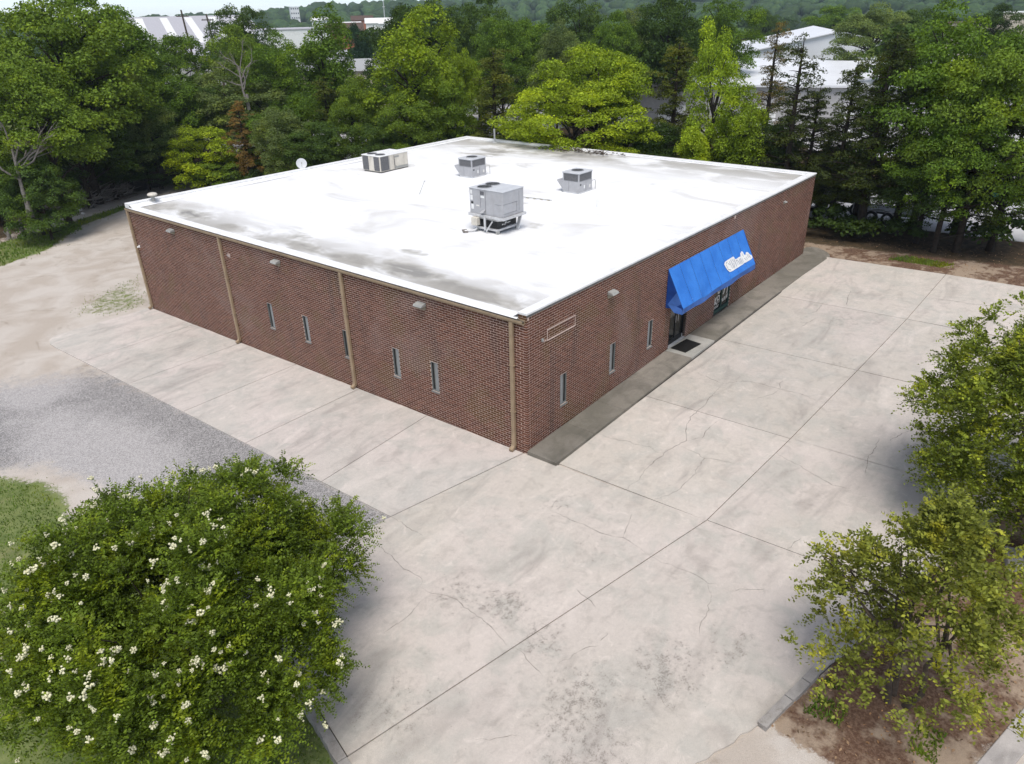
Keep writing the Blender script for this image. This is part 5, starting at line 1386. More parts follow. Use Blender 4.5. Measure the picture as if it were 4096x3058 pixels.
TREES = [
    ('sparse', 29.5, 3.4, 10.7, 2.5, CED, 'sparse dark cedar next to the far right corner of the brick wall'),
    ('cedar', 30.5, 0.6, 9.3, 2.1, CED, "second dark cedar to the right of the building's far corner"),
    ('cedar', 29.0, -1.5, 10.7, 2.7, CED, 'tallest straight dark cedar in the row right of the building'),
    ('oak', 31.0, -3.8, 11.5, 3.4, MID, 'big green tree rising above the cedars at the upper right'),
    ('oak', 28.5, -6.6, 10.6, 3.0, MID2, 'bright leafy tree at the right edge beyond the forecourt'),
    ('oak', 28.0, -5.6, 7.7, 2.5, MID, 'lower spreading tree in front of the cedars at the upper right'),
    ('cedar', 31.5, 1.7, 5.6, 2.4, OLIVE, "short olive cedar directly behind the building's far right corner"),
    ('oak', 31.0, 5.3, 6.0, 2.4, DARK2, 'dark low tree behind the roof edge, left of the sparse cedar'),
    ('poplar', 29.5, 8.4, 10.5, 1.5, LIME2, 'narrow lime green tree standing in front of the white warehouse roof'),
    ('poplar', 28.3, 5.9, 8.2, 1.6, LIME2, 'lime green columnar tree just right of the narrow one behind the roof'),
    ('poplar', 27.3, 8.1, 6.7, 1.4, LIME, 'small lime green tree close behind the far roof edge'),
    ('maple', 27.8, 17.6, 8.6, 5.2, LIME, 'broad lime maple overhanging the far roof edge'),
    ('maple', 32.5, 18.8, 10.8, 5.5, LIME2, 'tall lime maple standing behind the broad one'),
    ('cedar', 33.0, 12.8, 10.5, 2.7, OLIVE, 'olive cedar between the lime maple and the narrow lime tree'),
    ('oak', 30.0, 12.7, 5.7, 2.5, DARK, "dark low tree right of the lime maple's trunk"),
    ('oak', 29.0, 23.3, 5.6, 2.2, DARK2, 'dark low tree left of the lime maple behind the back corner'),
    ('oak', 63.1, 41.5, 14.1, 4.3, DARK2, 'dark crown on the skyline above the lime maples'),
    ('oak', 51.3, 40.6, 13.1, 3.5, MID, 'green crown on the skyline left of the tallest dark crown'),
    ('oak', 45.4, 31.8, 11.9, 2.2, PALE, 'pale grey-green round crown behind the lime maple'),
    ('oak', 54.5, 30.8, 12.1, 2.7, MID, "mid green round crown behind the lime maple's right side"),
    ('oak', 72.7, 39.5, 13.4, 2.8, PALE, 'pale yellowish crown near the top centre skyline'),
    ('oak', 59.7, 27.9, 14.5, 3.7, DARK, 'tallest dark crown touching the top edge right of centre'),
    ('oak', 68.3, 26.1, 13.3, 4.1, MID, 'wide green crown on the skyline left of the warehouse roofs'),
    ('sparse', 53.8, 14.2, 10.8, 2.4, BROWN, 'half-dead brownish tree before the hip roof of the warehouse'),
    ('oak', 170.7, 46.4, 13.7, 5.7, MID, 'green crown behind the ridge of the white warehouse'),
    ('oak', 92.9, 16.7, 12.3, 4.6, PALE, 'pale round crown right of the warehouse ridge'),
    ('oak', 113.3, 6.6, 11.2, 3.4, DARK, 'lone dark round tree far off near the top right corner'),
    ('oak', 96.0, 12.2, 11.8, 3.5, DARK2, 'dark crown behind the pale round one at upper right'),
    ('oak', 161.0, 58.7, 12.6, 3.9, DARK2, 'small dark crown behind the brownish tree'),
    ('poplar', 26.2, 31.2, 12.3, 3.2, LIME2, 'tall lime green tree of upright plumes behind the far left unit'),
    ('maple', 28.6, 28.7, 10.8, 2.2, LIME2, 'smaller lime tree right of the tall plumed one'),
    ('cedar', 28.0, 24.9, 10.4, 2.9, OLIVE, 'wide dark cedar behind the back corner of the roof'),
    ('oak', 26.5, 28.0, 9.0, 1.9, MID2, 'mid green tree below the smaller lime tree'),
    ('poplar', 29.6, 46.6, 13.6, 2.8, MID, 'tall narrow dark green tree near the small brick-red building'),
    ('poplar', 57.0, 73.4, 13.6, 2.3, BLUE, 'dark bluish narrow tree right of the brick-red building'),
    ('oak', 47.6, 54.9, 15.0, 4.0, DARK, 'dark tree mass at the top, right of the distant mast'),
    ('oak', 47.3, 49.6, 15.1, 3.5, DARK2, 'dark skyline tree above the tall lime plumes'),
    ('oak', 53.4, 49.0, 14.6, 3.6, DARK2, 'dark skyline tree left of top centre'),
    ('oak', 46.0, 39.2, 12.7, 3.0, MID, 'green crown behind the wide dark cedar'),
    ('oak', 24.4, 35.4, 9.3, 2.1, MID2, 'leafy tree below the grey-roofed building'),
    ('oak', 27.3, 50.8, 11.6, 3.1, MID, 'round green tree left of the tall narrow dark one'),
    ('oak', 21.6, 40.1, 8.5, 2.3, MID, 'green tree beyond the roof left of the satellite dish line'),
    ('cedar', 22.8, 38.0, 8.9, 2.5, OLIVE, 'olive cedar straight above the satellite dish'),
    ('oak', 22.5, 34.4, 8.5, 2.1, MID2, 'pale-tipped tree between the olive cedar and the lime plumes'),
    ('oak', 23.8, 29.3, 7.7, 2.4, MID2, 'full green tree under the tall lime plumes'),
    ('oak', 18.3, 37.5, 7.5, 2.3, PALE, 'pale green tree by the left parapet above the dish'),
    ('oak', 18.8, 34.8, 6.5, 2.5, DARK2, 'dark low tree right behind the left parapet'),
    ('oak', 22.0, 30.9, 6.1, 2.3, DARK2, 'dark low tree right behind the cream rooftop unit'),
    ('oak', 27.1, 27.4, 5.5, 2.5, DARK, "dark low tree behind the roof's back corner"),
    ('oak', 9.9, 53.1, 16.2, 5.5, MID2, 'huge green tree filling the top left corner'),
    ('oak', 16.6, 59.0, 15.4, 4.6, MID, 'tall tree right of the huge top-left one'),
    ('oak', 5.2, 47.4, 12.0, 4.3, MID2, 'yellow-green tree at the left edge above the dead tree'),
    ('oak', 11.5, 53.6, 11.9, 3.2, MID2, 'bright-tipped tree in the left wood beside the left-edge one'),
    ('oak', 18.6, 62.5, 12.9, 4.0, DARK2, 'dark tree left of the distant white warehouse'),
    ('oak', 27.8, 69.1, 12.9, 3.6, MID, 'rounded tree in front of the distant white warehouse'),
    ('oak', 18.5, 57.0, 10.0, 3.5, MID, "green tree below the distant warehouse's left end"),
    ('oak', 29.2, 59.1, 12.4, 3.2, MID2, 'light green tree right of the two utility poles'),
    ('oak', 44.2, 82.7, 15.0, 4.2, DARK2, 'dark tree on the skyline right of the utility poles'),
    ('oak', 32.4, 59.4, 11.0, 2.8, MID, 'green tree between the utility poles and the narrow dark one'),
    ('oak', 24.4, 52.6, 9.5, 4.1, PALE, 'pale grey-green tree carrying a bare dead top'),
    ('oak', 14.8, 54.3, 10.7, 2.0, PALE, 'small pale tree in the middle of the left wood'),
    ('oak', 15.7, 53.9, 7.6, 2.6, PALE, 'silvery tree low in the left wood above the brush pile'),
    ('oak', 19.8, 56.4, 7.0, 2.9, DARK2, 'dark green tree left of the lime bush'),
    ('oak', 13.6, 54.9, 8.8, 3.9, DARK2, 'broad dark tree at the heart of the left wood'),
    ('oak', 8.9, 52.4, 7.9, 3.6, DARK, 'dark tree over the left part of the brush pile'),
    ('shrub', 18.2, 50.4, 5.1, 3.1, LIME, "lime yellow bush at the wood's edge left of the rust tree"),
    ('shrub', 18.5, 49.1, 2.5, 2.7, MID2, 'low green bush just beyond the left parapet'),
    ('cedar', 20.4, 46.9, 7.2, 1.8, RUST, 'thin rust-brown dying tree right of the lime bush'),
    ('oak', 22.8, 46.6, 6.2, 2.3, MID, 'green tree right of the rust-brown one'),
    ('oak', 3.2, 47.0, 6.3, 2.0, DARK2, 'small dark tree at the left edge above the grass strip'),
    ('shrub', 3.0, 45.0, 5.3, 2.4, DARK2, 'dark bush hanging over the cut stumps at the left edge'),
    ('oak', 15.7, 56.1, 3.4, 3.4, DARK, 'low dark tree behind the right end of the brush pile'),
    ('oak', 11.9, 55.6, 3.0, 3.6, DARK, 'low dark tree behind the middle of the brush pile'),
    ('oak', 23.9, 57.6, 7.9, 3.2, DARK2, 'dark tree above the lime bush'),
    ('cedar', 30.8, 2.5, 8.0, 1.9, CED, 'dark cedar between the sparse one and the second cedar'),
    ('cedar', 31.5, -0.5, 8.0, 2.0, OLIVE, 'olive cedar squeezed between the second and the tallest cedar'),
    ('cedar', 30.5, -3.0, 9.0, 2.3, CED, 'dark cedar right of the tallest one'),
    ('cedar', 32.0, -5.8, 8.3, 2.5, CED, 'dark cedar behind the bright leafy tree at the right edge'),
    ('cedar', 29.5, -8.0, 7.2, 2.3, CED, 'dark cedar cut by the right edge beyond the forecourt'),
    ('cedar', 32.0, 4.3, 6.6, 2.1, CED, 'dark cedar seen over the far right roof corner'),
    ('oak', 31.0, 7.1, 5.2, 2.1, DARK2, 'dark low tree behind the two lime columnar trees'),
    ('oak', 33.0, 17.1, 4.5, 2.6, DARK, "dark low tree behind the lime maple's trunk"),
    ('oak', 29.2, -4.5, 5.5, 2.4, DARK2, 'low dark tree under the right-hand cedars'),
]
for kind, x, y, h, r, col, label in TREES:
    put_tree(kind, x, y, h, r, col, label, name={'shrub': "shrub"}.get(kind), cat="shrub" if kind == 'shrub' else "tree")

# ------------------------------------------------------------------ the three near trees
def shoots(origins, dirs, lens, nleaf, leaf, asp, rs, droop=0.25):
    """leafy shoots: leaves in two ranks along a curved twig"""
    m = len(origins)
    t = np.linspace(0.08, 1.0, nleaf)
    side = unit(np.cross(dirs, np.array([0, 0, 1.0]) + rs.randn(m, 3) * 0.2))
    upv = np.cross(side, dirs)
    P = origins[:, None, :] + dirs[:, None, :] * (lens[:, None, None] * t[None, :, None])
    P[:, :, 2] -= droop * lens[:, None] * t[None, :] ** 2
    sg = np.where(np.arange(nleaf) % 2 == 0, 1.0, -1.0)
    ax = unit(dirs[:, None, :] * 0.55 + side[:, None, :] * sg[None, :, None] * 0.9 + rs.randn(m, nleaf, 3) * 0.18)
    nn = unit(upv[:, None, :] * 0.8 + np.array([0, 0, 0.35]) + rs.randn(m, nleaf, 3) * 0.45)
    sz = leaf * rs.uniform(0.7, 1.2, (m, nleaf)) * (1.0 - 0.35 * t[None, :])
    c = P + ax * (sz * 0.5)[:, :, None]
    return c.reshape(-1, 3), nn.reshape(-1, 3), sz.reshape(-1), ax.reshape(-1, 3)

def near_tree(name, base, seed, crown_fn, nclump, nshoot, slen, nleaf, leaf, asp, col, label, cat, clump_r, stems=5, droop=0.25, mat='bark', core=0.0):
    rs = np.random.RandomState(seed)
    root = empty(name, base, label, cat, "trees on the forecourt")
    cl = crown_fn(rs, nclump)
    o_, d_, l_ = [], [], []
    for c, rr in cl:
        k = max(6, int(nshoot * (rr / clump_r) ** 2))
        d = unit(rs.randn(k, 3) + np.array([0, 0, 0.55]))
        out = unit(np.array([c[0], c[1], c[2] * 0.4])[None, :] + 1e-6)
        d = unit(d + out * 0.55)
        o_.append(np.array(c) + d * rr * rs.uniform(0.15, 0.95, (k, 1)) * np.array([1, 1, 0.8]))
        d_.append(d); l_.append(slen * rs.uniform(0.55, 1.3, k))
    o_, d_, l_ = np.concatenate(o_), np.concatenate(d_), np.concatenate(l_)
    c, n, s, ax = shoots(o_, d_, l_, nleaf, leaf, asp, rs, droop)
    v, f = leaf_quads(c, n, s, asp, rs, ax)
    cr = link_mesh("crown", np_mesh("crown", v, f, M['leaf_near']), None, root)
    cr.color = (*col, 1.0)
    paths = []
    for i in range(stems):
        a = 2 * math.pi * i / stems + 0.4
        top = np.array((math.cos(a) * 0.55, math.sin(a) * 0.55, 2.0))
        paths.append((limb((math.cos(a) * 0.12, math.sin(a) * 0.12, -0.2), top, rs, 0.0), [0.075, 0.06, 0.05, 0.04], 7))
        for c_, rr in [cl[j] for j in rs.permutation(len(cl))[:10]]:
            if (c_[0] * top[0] + c_[1] * top[1]) < -0.2: continue
            paths.append((limb(top * rs.uniform(0.6, 1.0), c_, rs, 0.05), [0.036, 0.026, 0.018, 0.008], 5))
    link_mesh("trunk", trunk_mesh("trunk", paths, M[mat]), None, root)
    return root, cl, (o_, d_, l_)

def crape_crown(rs, n):
    out = []
    for i in range(n):
        u = (i + 0.5) / n
        ph = math.acos(1 - 1.25 * u); th = math.pi * (1 + 5 ** 0.5) * i + rs.randn() * 0.2
        d = np.array([math.cos(th) * math.sin(ph), math.sin(th) * math.sin(ph), math.cos(ph)])
        k = rs.uniform(0.76, 1.08) * (1 + 0.08 * math.sin(3 * th + 1.0) + 0.06 * math.sin(5 * th + 2.0 * ph))
        if rs.rand() < 0.30: k *= rs.uniform(0.5, 0.85)
        c = d * k * np.array([3.05, 3.05, 2.35]) + np.array([0, 0, 2.25])
        c[2] = max(c[2], 0.55 + 0.3 * rs.rand())
        out.append((c, 0.52 * rs.uniform(0.6, 1.3)))
    for i in range(110):                                 # leafy inside, so the dome is not hollow
        d = unit(rs.randn(3)); d[2] = abs(d[2])
        c = d * rs.uniform(0.55, 0.80) * np.array([3.05, 3.05, 2.35]) + np.array([0, 0, 2.1])
        c[2] = max(c[2], 0.6)
        out.append((c, 0.46 * rs.uniform(0.8, 1.2)))
    return out
CB = (-11.25, -0.25, gz(-11.25, -0.25) - 0.2)
crape, ccl, cs_ = near_tree("crape_myrtle", CB, 5, crape_crown, 215, 74, 0.34, 13, 0.092, 0.50, (0.112, 0.165, 0.016), "big rounded flowering tree with white blossom clusters in the lower left", "tree", 0.52, 6, 0.18)
# blossom clusters: lumpy panicles, each its own part
def panicle_mesh(seed):
    rs = np.random.RandomState(seed); m = MB()
    for i in range(14):
        p = rs.randn(3) * np.array([0.034, 0.034, 0.048]); r = rs.uniform(0.026, 0.046)
        vs = [tuple(p + r * np.array(q)) for q in ((1, 0, 0), (-1, 0, 0), (0, 1, 0), (0, -1, 0), (0, 0, 1), (0, 0, -1))]
        m.add(vs, [(0, 2, 4), (2, 1, 4), (1, 3, 4), (3, 0, 4), (2, 0, 5), (1, 2, 5), (3, 1, 5), (0, 3, 5)])
    return m.mesh("blossom", M['petal'], smooth=True)
PAN = [panicle_mesh(s) for s in range(4)]
rs = np.random.RandomState(9)
tips = cs_[0] + cs_[1] * cs_[2][:, None] * 1.02
rad = np.linalg.norm((tips - np.array([0, 0, 2.0])) / np.array([3.3, 3.3, 2.6]), axis=1)
cand = np.where((rad > 0.96) & (tips[:, 2] > 1.3))[0]
w = np.exp(0.30 * (tips[cand] @ np.array([-0.80, -0.25, 0.0])) + 0.30 * (tips[cand] @ np.array([-0.33, -0.60, 0.0])) + 0.45 * tips[cand, 2]); w /= w.sum()
for i in rs.choice(cand, 260, replace=False, p=w):
    o = bpy.data.objects.new("blossom", PAN[int(i) % 4]); COL.objects.link(o); o.parent = crape
    o.location = tips[i] + np.array([0, 0, 0.04]); k = rs.uniform(0.30, 0.74); o.scale = (k, k, k); o.rotation_euler = (rs.uniform(-.6, .6), rs.uniform(-.6, .6), rs.uniform(0, 6.28))

def pear_crown(rs, n):
    out = []
    for i in range(n):
        u = (i + rs.rand()) / n
        z = 0.95 + 3.6 * u
        R = 1.75 * (1 - 0.15 * abs(u - 0.25)) * (1.0 if u < 0.45 else max(0.16, 1.0 - (u - 0.45) / 0.55 * 0.82))
        th = rs.uniform(0, 2 * math.pi); q = R * math.sqrt(rs.uniform(0.12, 1.0)) * rs.uniform(0.85, 1.1)
        out.append((np.array([math.cos(th) * q, math.sin(th) * q, z + 0.2 * q]), 0.36 * rs.uniform(0.7, 1.25)))
    # long loose limbs towards the forecourt
    for a, L, z0 in ((2.45, 2.3, 1.5), (2.15, 2.0, 2.2), (2.75, 2.2, 0.9), (1.85, 1.9, 2.7), (0.2, 1.9, 1.6), (-0.8, 2.0, 1.0), (-2.0, 1.9, 0.9)):
        for t in (0.55, 0.72, 0.88, 1.0):
            out.append((np.array([math.cos(a) * L * t, math.sin(a) * L * t, z0 + 0.55 * t]) + rs.randn(3) * 0.06, 0.22))
    return out
pear, pcl, _ = near_tree("pear_tree", (-2.95, -11.55, gz(-2.95, -11.55) - 0.05), 15, pear_crown, 125, 20, 0.30, 9, 0.105, 0.62, (0.185, 0.210, 0.034), "yellow-green young tree in the bare soil bed at lower right", "tree", 0.36, 3, 0.35)
def pear2_crown(rs, n):
    out = []
    for i in range(n):
        u = (i + 0.5) / n
        ph = math.acos(1 - 1.85 * u); th = math.pi * (1 + 5 ** 0.5) * i + rs.randn() * 0.3
        d = np.array([math.cos(th) * math.sin(ph), math.sin(th) * math.sin(ph), math.cos(ph)])
        k = rs.uniform(0.62, 1.08)
        out.append((d * k * np.array([3.0, 3.0, 2.75]) + np.array([0, 0, 2.85]), 0.46 * rs.uniform(0.65, 1.25)))
    return out
pear2, _, _ = near_tree("shade_tree", (4.9, -12.75, gz(4.9, -12.75) - 0.05), 25, pear2_crown, 330, 38, 0.34, 9, 0.105, 0.66, (0.165, 0.210, 0.026), "dense dark green tree cut off by the right edge of the picture", "tree", 0.46, 3, 0.3)
# ------------------------------------------------------------------ buildings beyond the trees
M['metalroof'] = plain("white_metal_roof", (0.72, 0.73, 0.74), 0.45, var=0.04, nscale=0.4)
M['greyroof'] = plain("grey_membrane", (0.40, 0.40, 0.41), 0.8, var=0.10, nscale=0.5)
M['greymetal'] = plain("grey_roof_strip", (0.45, 0.44, 0.46), 0.5, var=0.05)
M['beigewall'] = plain("beige_wall", (0.52, 0.46, 0.38), 0.85, var=0.06)
M['greywall'] = plain("grey_metal_wall", (0.42, 0.41, 0.40), 0.7, var=0.06)
M['redwall'] = plain("red_brick_far", (0.36, 0.13, 0.07), 0.9)
M['brownroof'] = plain("brown_roof", (0.10, 0.065, 0.05), 0.9)
M['winfar'] = plain("far_window", (0.05, 0.06, 0.07), 0.3)
def far_building(name, x, y, yaw, w, d, h, label, wall, roofm, rise=0.0, ridge='x', nwin=0, storeys=1, strips=0, parapet=None, doors=0, overhang=0.4, z=None):
    """front face centre at (x, y), local +Y runs away from the viewer"""
    z = gz(x, y) - 0.4 if z is None else z
    r = empty(name, (x, y, z), label, "building")
    c, s = math.cos(yaw), math.sin(yaw)
    def T(px, py, pz): return (x + px * c - py * s, y + px * s + py * c, z + pz)
    def bx(nm, a, b, e, g_, i, j, mt, par):
        vs = [T(*q) for q in ((a, e, i), (b, e, i), (b, g_, i), (a, g_, i), (a, e, j), (b, e, j), (b, g_, j), (a, g_, j))]
        return MB().add(vs, [(3, 2, 1, 0), (4, 5, 6, 7), (0, 1, 5, 4), (1, 2, 6, 5), (2, 3, 7, 6), (3, 0, 4, 7)]).build(nm, M[mt], par)
    hw = w / 2; o = overhang
    if rise > 0 and ridge == 'y':
        m = MB().add([T(*q) for q in ((-hw, 0, 0), (hw, 0, 0), (hw, 0, h), (0, 0, h + rise), (-hw, 0, h), (-hw, d, 0), (hw, d, 0), (hw, d, h), (0, d, h + rise), (-hw, d, h))], [(0, 1, 2, 3, 4), (9, 8, 7, 6, 5), (0, 4, 9, 5), (1, 6, 7, 2)])
        wl = m.build("wall", M[wall], r)
        m = MB().add([T(*q) for q in ((-hw - o, -o, h + 0.02), (0, -o, h + rise + 0.25), (hw + o, -o, h + 0.02), (-hw - o, d, h + 0.02), (0, d, h + rise + 0.25), (hw + o, d, h + 0.02), (-hw - o, -o, h - 0.15), (hw + o, -o, h - 0.15), (0, -o, h + rise + 0.08))], [(0, 1, 4, 3), (1, 2, 5, 4), (0, 6, 8, 1), (1, 8, 7, 2)])
        rf_ = m.build("roof", M[roofm], r)
    elif rise > 0:
        wl = bx("wall", -hw, hw, 0, d, 0, h, wall, r)
        m = MB().add([T(*q) for q in ((-hw - o, -o, h + 0.01), (hw + o, -o, h + 0.01), (hw + o, d / 2, h + rise), (-hw - o, d / 2, h + rise), (-hw - o, d + o, h + 0.01), (hw + o, d + o, h + 0.01), (-hw - o, -o, h - 0.2), (hw + o, -o, h - 0.2))], [(0, 1, 2, 3), (3, 2, 5, 4), (0, 3, 4), (1, 5, 2), (6, 7, 1, 0)])
        rf_ = m.build("roof", M[roofm], r)
    else:
        wl = bx("wall", -hw, hw, 0, d, 0, h, wall, r)
        rf_ = bx("roof", -hw - o * 0.3, hw + o * 0.3, -o * 0.3, d, h + 0.01, h + 0.18, roofm, r)
    if parapet: bx("parapet", -hw - 0.1, hw + 0.1, -0.25, -0.01, h - 0.5, h + 0.9, parapet, r)
    for i in range(strips):
        a = -hw + w * (i + 0.5) / strips
        k0, k1 = 0.05, 0.95
        MB().add([T(a - 0.9, d / 2 * k0, h + rise * k0 + 0.06), T(a + 0.9, d / 2 * k0, h + rise * k0 + 0.06), T(a + 0.9, d / 2 * k1, h + rise * k1 + 0.06), T(a - 0.9, d / 2 * k1, h + rise * k1 + 0.06)], [(0, 1, 2, 3)]).build("skylight_strip", M['white'], rf_)
    for st in range(storeys):
        for i in range(nwin):
            a = -hw + w * (i + 0.5) / nwin; zz = h / storeys * (st + 0.45)
            wi = bx("window", a - 0.55, a + 0.55, -0.05, -0.005, zz, zz + min(1.3, h / storeys * 0.4), 'white', r)
            bx("pane", a - 0.45, a + 0.45, -0.07, -0.055, zz + 0.1, zz + min(1.3, h / storeys * 0.4) - 0.1, 'winfar', wi)
    for i in range(doors):
        a = -hw + w * (i + 0.5) / doors
        bx("door", a - 1.5, a + 1.5, -0.06, -0.005, 0.0, 3.2, 'white', r)
    return r
YAW = lambda az: R_(az - 90)
far_building("warehouse", 71.3, 147.9, YAW(66), 40, 84, 6.6, "distant white-roofed warehouse with grey stripes at upper left", 'greywall', 'greymetal', 7.6, 'x', 0, 1, 7)
far_building("grey_roofed_building", 49.6, 64.0, YAW(50), 17, 50, 7.6, "beige building with flat grey roof and white fascia in the gap among the trees", 'beigewall', 'greyroof', 0, 'x', 4, 1, 0, 'metalroof')
far_building("white_block", 84.0, 125.8, YAW(58), 14, 26, 11.0, "small white block left of the tall narrow dark tree", 'white', 'greymetal', 0, 'x', 3)
far_building("brick_block", 110.8, 143.1, YAW(50), 9, 16, 9.6, "small brick-red building with a dark roof far behind", 'redwall', 'brownroof', 2.2, 'x', 3)
far_building("apartment_tower", 395.8, 554.4, YAW(60), 7, 9, 20.5, "pale apartment tower on the hazy skyline at upper left", 'white', 'white', 0, 'x', 4, 6, z=0.0)
far_building("white_warehouse", 64.0, 14.0, YAW(20), 36, 44, 5.3, "long white-roofed warehouse behind the trees at upper right", 'greywall', 'metalroof', 0.9, 'x', 0, 1, 0, None, 4)
far_building("gabled_warehouse", 113.7, 27.6, YAW(24), 34, 40, 5.4, "broad gabled white hall behind the long white warehouse", 'metalroof', 'metalroof', 3.4, 'y', 0, 1, 0, None, 2)
far_building("beige_house", 142.6, 13.4, YAW(9), 10, 9, 9.0, "small beige building far off near the top right corner", 'beigewall', 'brownroof', 0, 'x', 3)
far_building("cream_house", 133.5, 5.2, YAW(7), 7, 8, 10.4, "cream building cut by the right edge near the top", 'beigewall', 'white', 0, 'x', 2)
hr = random.Random(21)
hl = ["scattered white house roof on the hazy valley floor", ]
for i, (az, D, hh, mt) in enumerate(((48.6, 330, 8, 'white'), (49.6, 360, 9, 'redwall'), (47.6, 300, 8, 'white'), (52.4, 420, 9, 'white'), (50.6, 300, 7, 'beigewall'))):
    far_building("far_house", -15.3 + D * math.cos(R_(az)), -12.2 + D * math.sin(R_(az)), YAW(az), 9, 9, hh,
                 ["tiny white house right of the dark bluish tree on the valley floor", "tiny red-walled house on the valley floor", "tiny white house below the distant mast", "tiny white house right of the apartment tower", "tiny beige house beside the brick-red building"][i], mt, 'white' if i != 1 else 'brownroof', 1.8, 'x', 2, z=2.0)
# utility poles and a radio mast
def utility_pole(x, y, h, lean, label):
    z = gz(x, y) - 0.5
    r = empty("utility_pole", (x, y, z), label, "utility pole", "utility poles by the far warehouse")
    MB().tube([(x, y, z), (x + lean, y, z + h)], [0.22, 0.14], 8).build("post", M['bark'], r)
    MB().box(x + lean * 0.93 - 1.1, x + lean * 0.93 + 1.1, y - 0.08, y + 0.08, z + h * 0.93, z + h * 0.93 + 0.16).build("crossarm", M['bark'], r)
    for k in (-0.9, -0.3, 0.5, 0.95): MB().cyl((x + lean * 0.93 + k, y, z + h * 0.93 + 0.161), 0.06, 0.16, 8).build("insulator", M['galv'], r)
utility_pole(57.6, 118.9, 14.9, -0.9, "left of two wooden utility poles before the distant warehouse")
utility_pole(61.2, 117.0, 14.2, -1.1, "right of two wooden utility poles before the distant warehouse")
ms = empty("radio_mast", (385.9, 434.0, 0), "thin pale mast on the skyline right of the far hills' middle", "mast")
MB().tube([(385.9, 434.0, 0), (385.9, 434.0, 30)], [0.5, 0.25], 6).build("shaft", M['galv'], ms)
for zz in (18, 24, 29): MB().box(384.9, 386.9, 433.8, 434.2, zz, zz + 0.5).build("antenna", M['white'], ms)

# ------------------------------------------------------------------ machines half hidden behind the right-hand trees
def wheel(par, c, r, w, axis=0, rim='galv'):
    """tyre with a rim and spokes, axle along x"""
    m = MB(); seg = 24
    prof = [(r * 0.60, -w / 2), (r * 0.92, -w / 2), (r, -w * 0.32), (r, w * 0.32), (r * 0.92, w / 2), (r * 0.60, w / 2)]
    for i in range(seg):
        a = 2 * math.pi * i / seg
        for rr, ww in prof: m.v.append((c[0] + ww, c[1] + rr * math.cos(a), c[2] + rr * math.sin(a)))
    n = len(prof)
    for i in range(seg):
        j = (i + 1) % seg
        for k in range(n):
            l = (k + 1) % n
            m.f.append((i * n + k, j * n + k, j * n + l, i * n + l))
    t = m.build("wheel", M['black'], par, smooth=True)
    rm = MB()
    rm.tube([(c[0] - w * 0.42, c[1] + r * 0.56 * math.cos(a), c[2] + r * 0.56 * math.sin(a)) for a in [2 * math.pi * i / 20 for i in range(21)]], r * 0.06, 6)
    for i in range(5):
        a = 2 * math.pi * i / 5
        rm.tube([(c[0] - w * 0.40, c[1], c[2]), (c[0] - w * 0.42, c[1] + r * 0.56 * math.cos(a), c[2] + r * 0.56 * math.sin(a))], r * 0.07, 5)
    rm.cyl((c[0] - w * 0.46, c[1], c[2]), r * 0.14, w * 0.2, 12, 0)
    rm.build("rim", M[rim], t)
    return t
tx, ty = 33.6, 1.6; tz = gz(tx, ty) + 0.12
tr = empty("tractor", (tx, ty, tz), "dark tractor with a glazed cab half hidden behind cedars right of the building", "tractor")
MB().box(tx - 0.75, tx + 0.75, ty - 0.2, ty + 1.5, tz + 0.75, tz + 1.15).build("floor_pan", M['black'], tr, bevel=0.05)
MB().add([(tx - 0.4, ty - 2.2, tz + 0.7), (tx + 0.4, ty - 2.2, tz + 0.7), (tx + 0.45, ty - 0.21, tz + 0.7), (tx - 0.45, ty - 0.21, tz + 0.7), (tx - 0.34, ty - 2.15, tz + 1.35), (tx + 0.34, ty - 2.15, tz + 1.35), (tx + 0.42, ty - 0.21, tz + 1.55), (tx - 0.42, ty - 0.21, tz + 1.55)],
         [(3, 2, 1, 0), (4, 5, 6, 7), (0, 1, 5, 4), (1, 2, 6, 5), (2, 3, 7, 6), (3, 0, 4, 7)]).build("hood", M['black'], tr, bevel=0.06)
pp = MB()
for px, py in ((-0.68, -0.15), (0.68, -0.15), (-0.72, 1.4), (0.72, 1.4)): pp.tube([(tx + px, ty + py, tz + 1.15), (tx + px * 0.92, ty + py * 0.95, tz + 2.55)], 0.05, 6)
pp.build("cab_pillars", M['black'], tr)
MB().box(tx - 0.78, tx + 0.78, ty - 0.3, ty + 1.5, tz + 2.55, tz + 2.72).build("cab_roof", M['black'], tr, bevel=0.05)
gm = NT("cab_glass"); gm_t = gm.n("BsdfTransparent"); gm_g = gm.n("BsdfGlossy"); gm_g.inputs["Roughness"].default_value = 0.05; gm_x = gm.n("MixShader"); gm_x.inputs[0].default_value = 0.12
gm.t.links.new(gm_t.outputs[0], gm_x.inputs[1]); gm.t.links.new(gm_g.outputs[0], gm_x.inputs[2]); M['cabglass'] = gm.done(gm_x.outputs[0])
for q in ([(-0.68, -0.14), (-0.70, 1.36)], [(0.68, -0.14), (0.70, 1.36)], [(-0.66, -0.17), (0.66, -0.17)], [(-0.70, 1.41), (0.70, 1.41)]):
    (ax_, ay_), (bx_, by_) = q
    MB().quad((tx + ax_, ty + ay_, tz + 1.18), (tx + bx_, ty + by_, tz + 1.18), (tx + bx_ * 0.93, ty + by_ * 0.95, tz + 2.54), (tx + ax_ * 0.93, ty + ay_ * 0.95, tz + 2.54)).build("cab_window", M['cabglass'], tr)
MB().box(tx - 0.25, tx + 0.25, ty + 0.5, ty + 0.95, tz + 1.16, tz + 1.75).build("seat", M['black'], tr, bevel=0.06)
MB().tube([(tx + 0.3, ty - 1.2, tz + 1.4), (tx + 0.3, ty - 1.2, tz + 2.2)], 0.04, 8).build("exhaust", M['black'], tr)
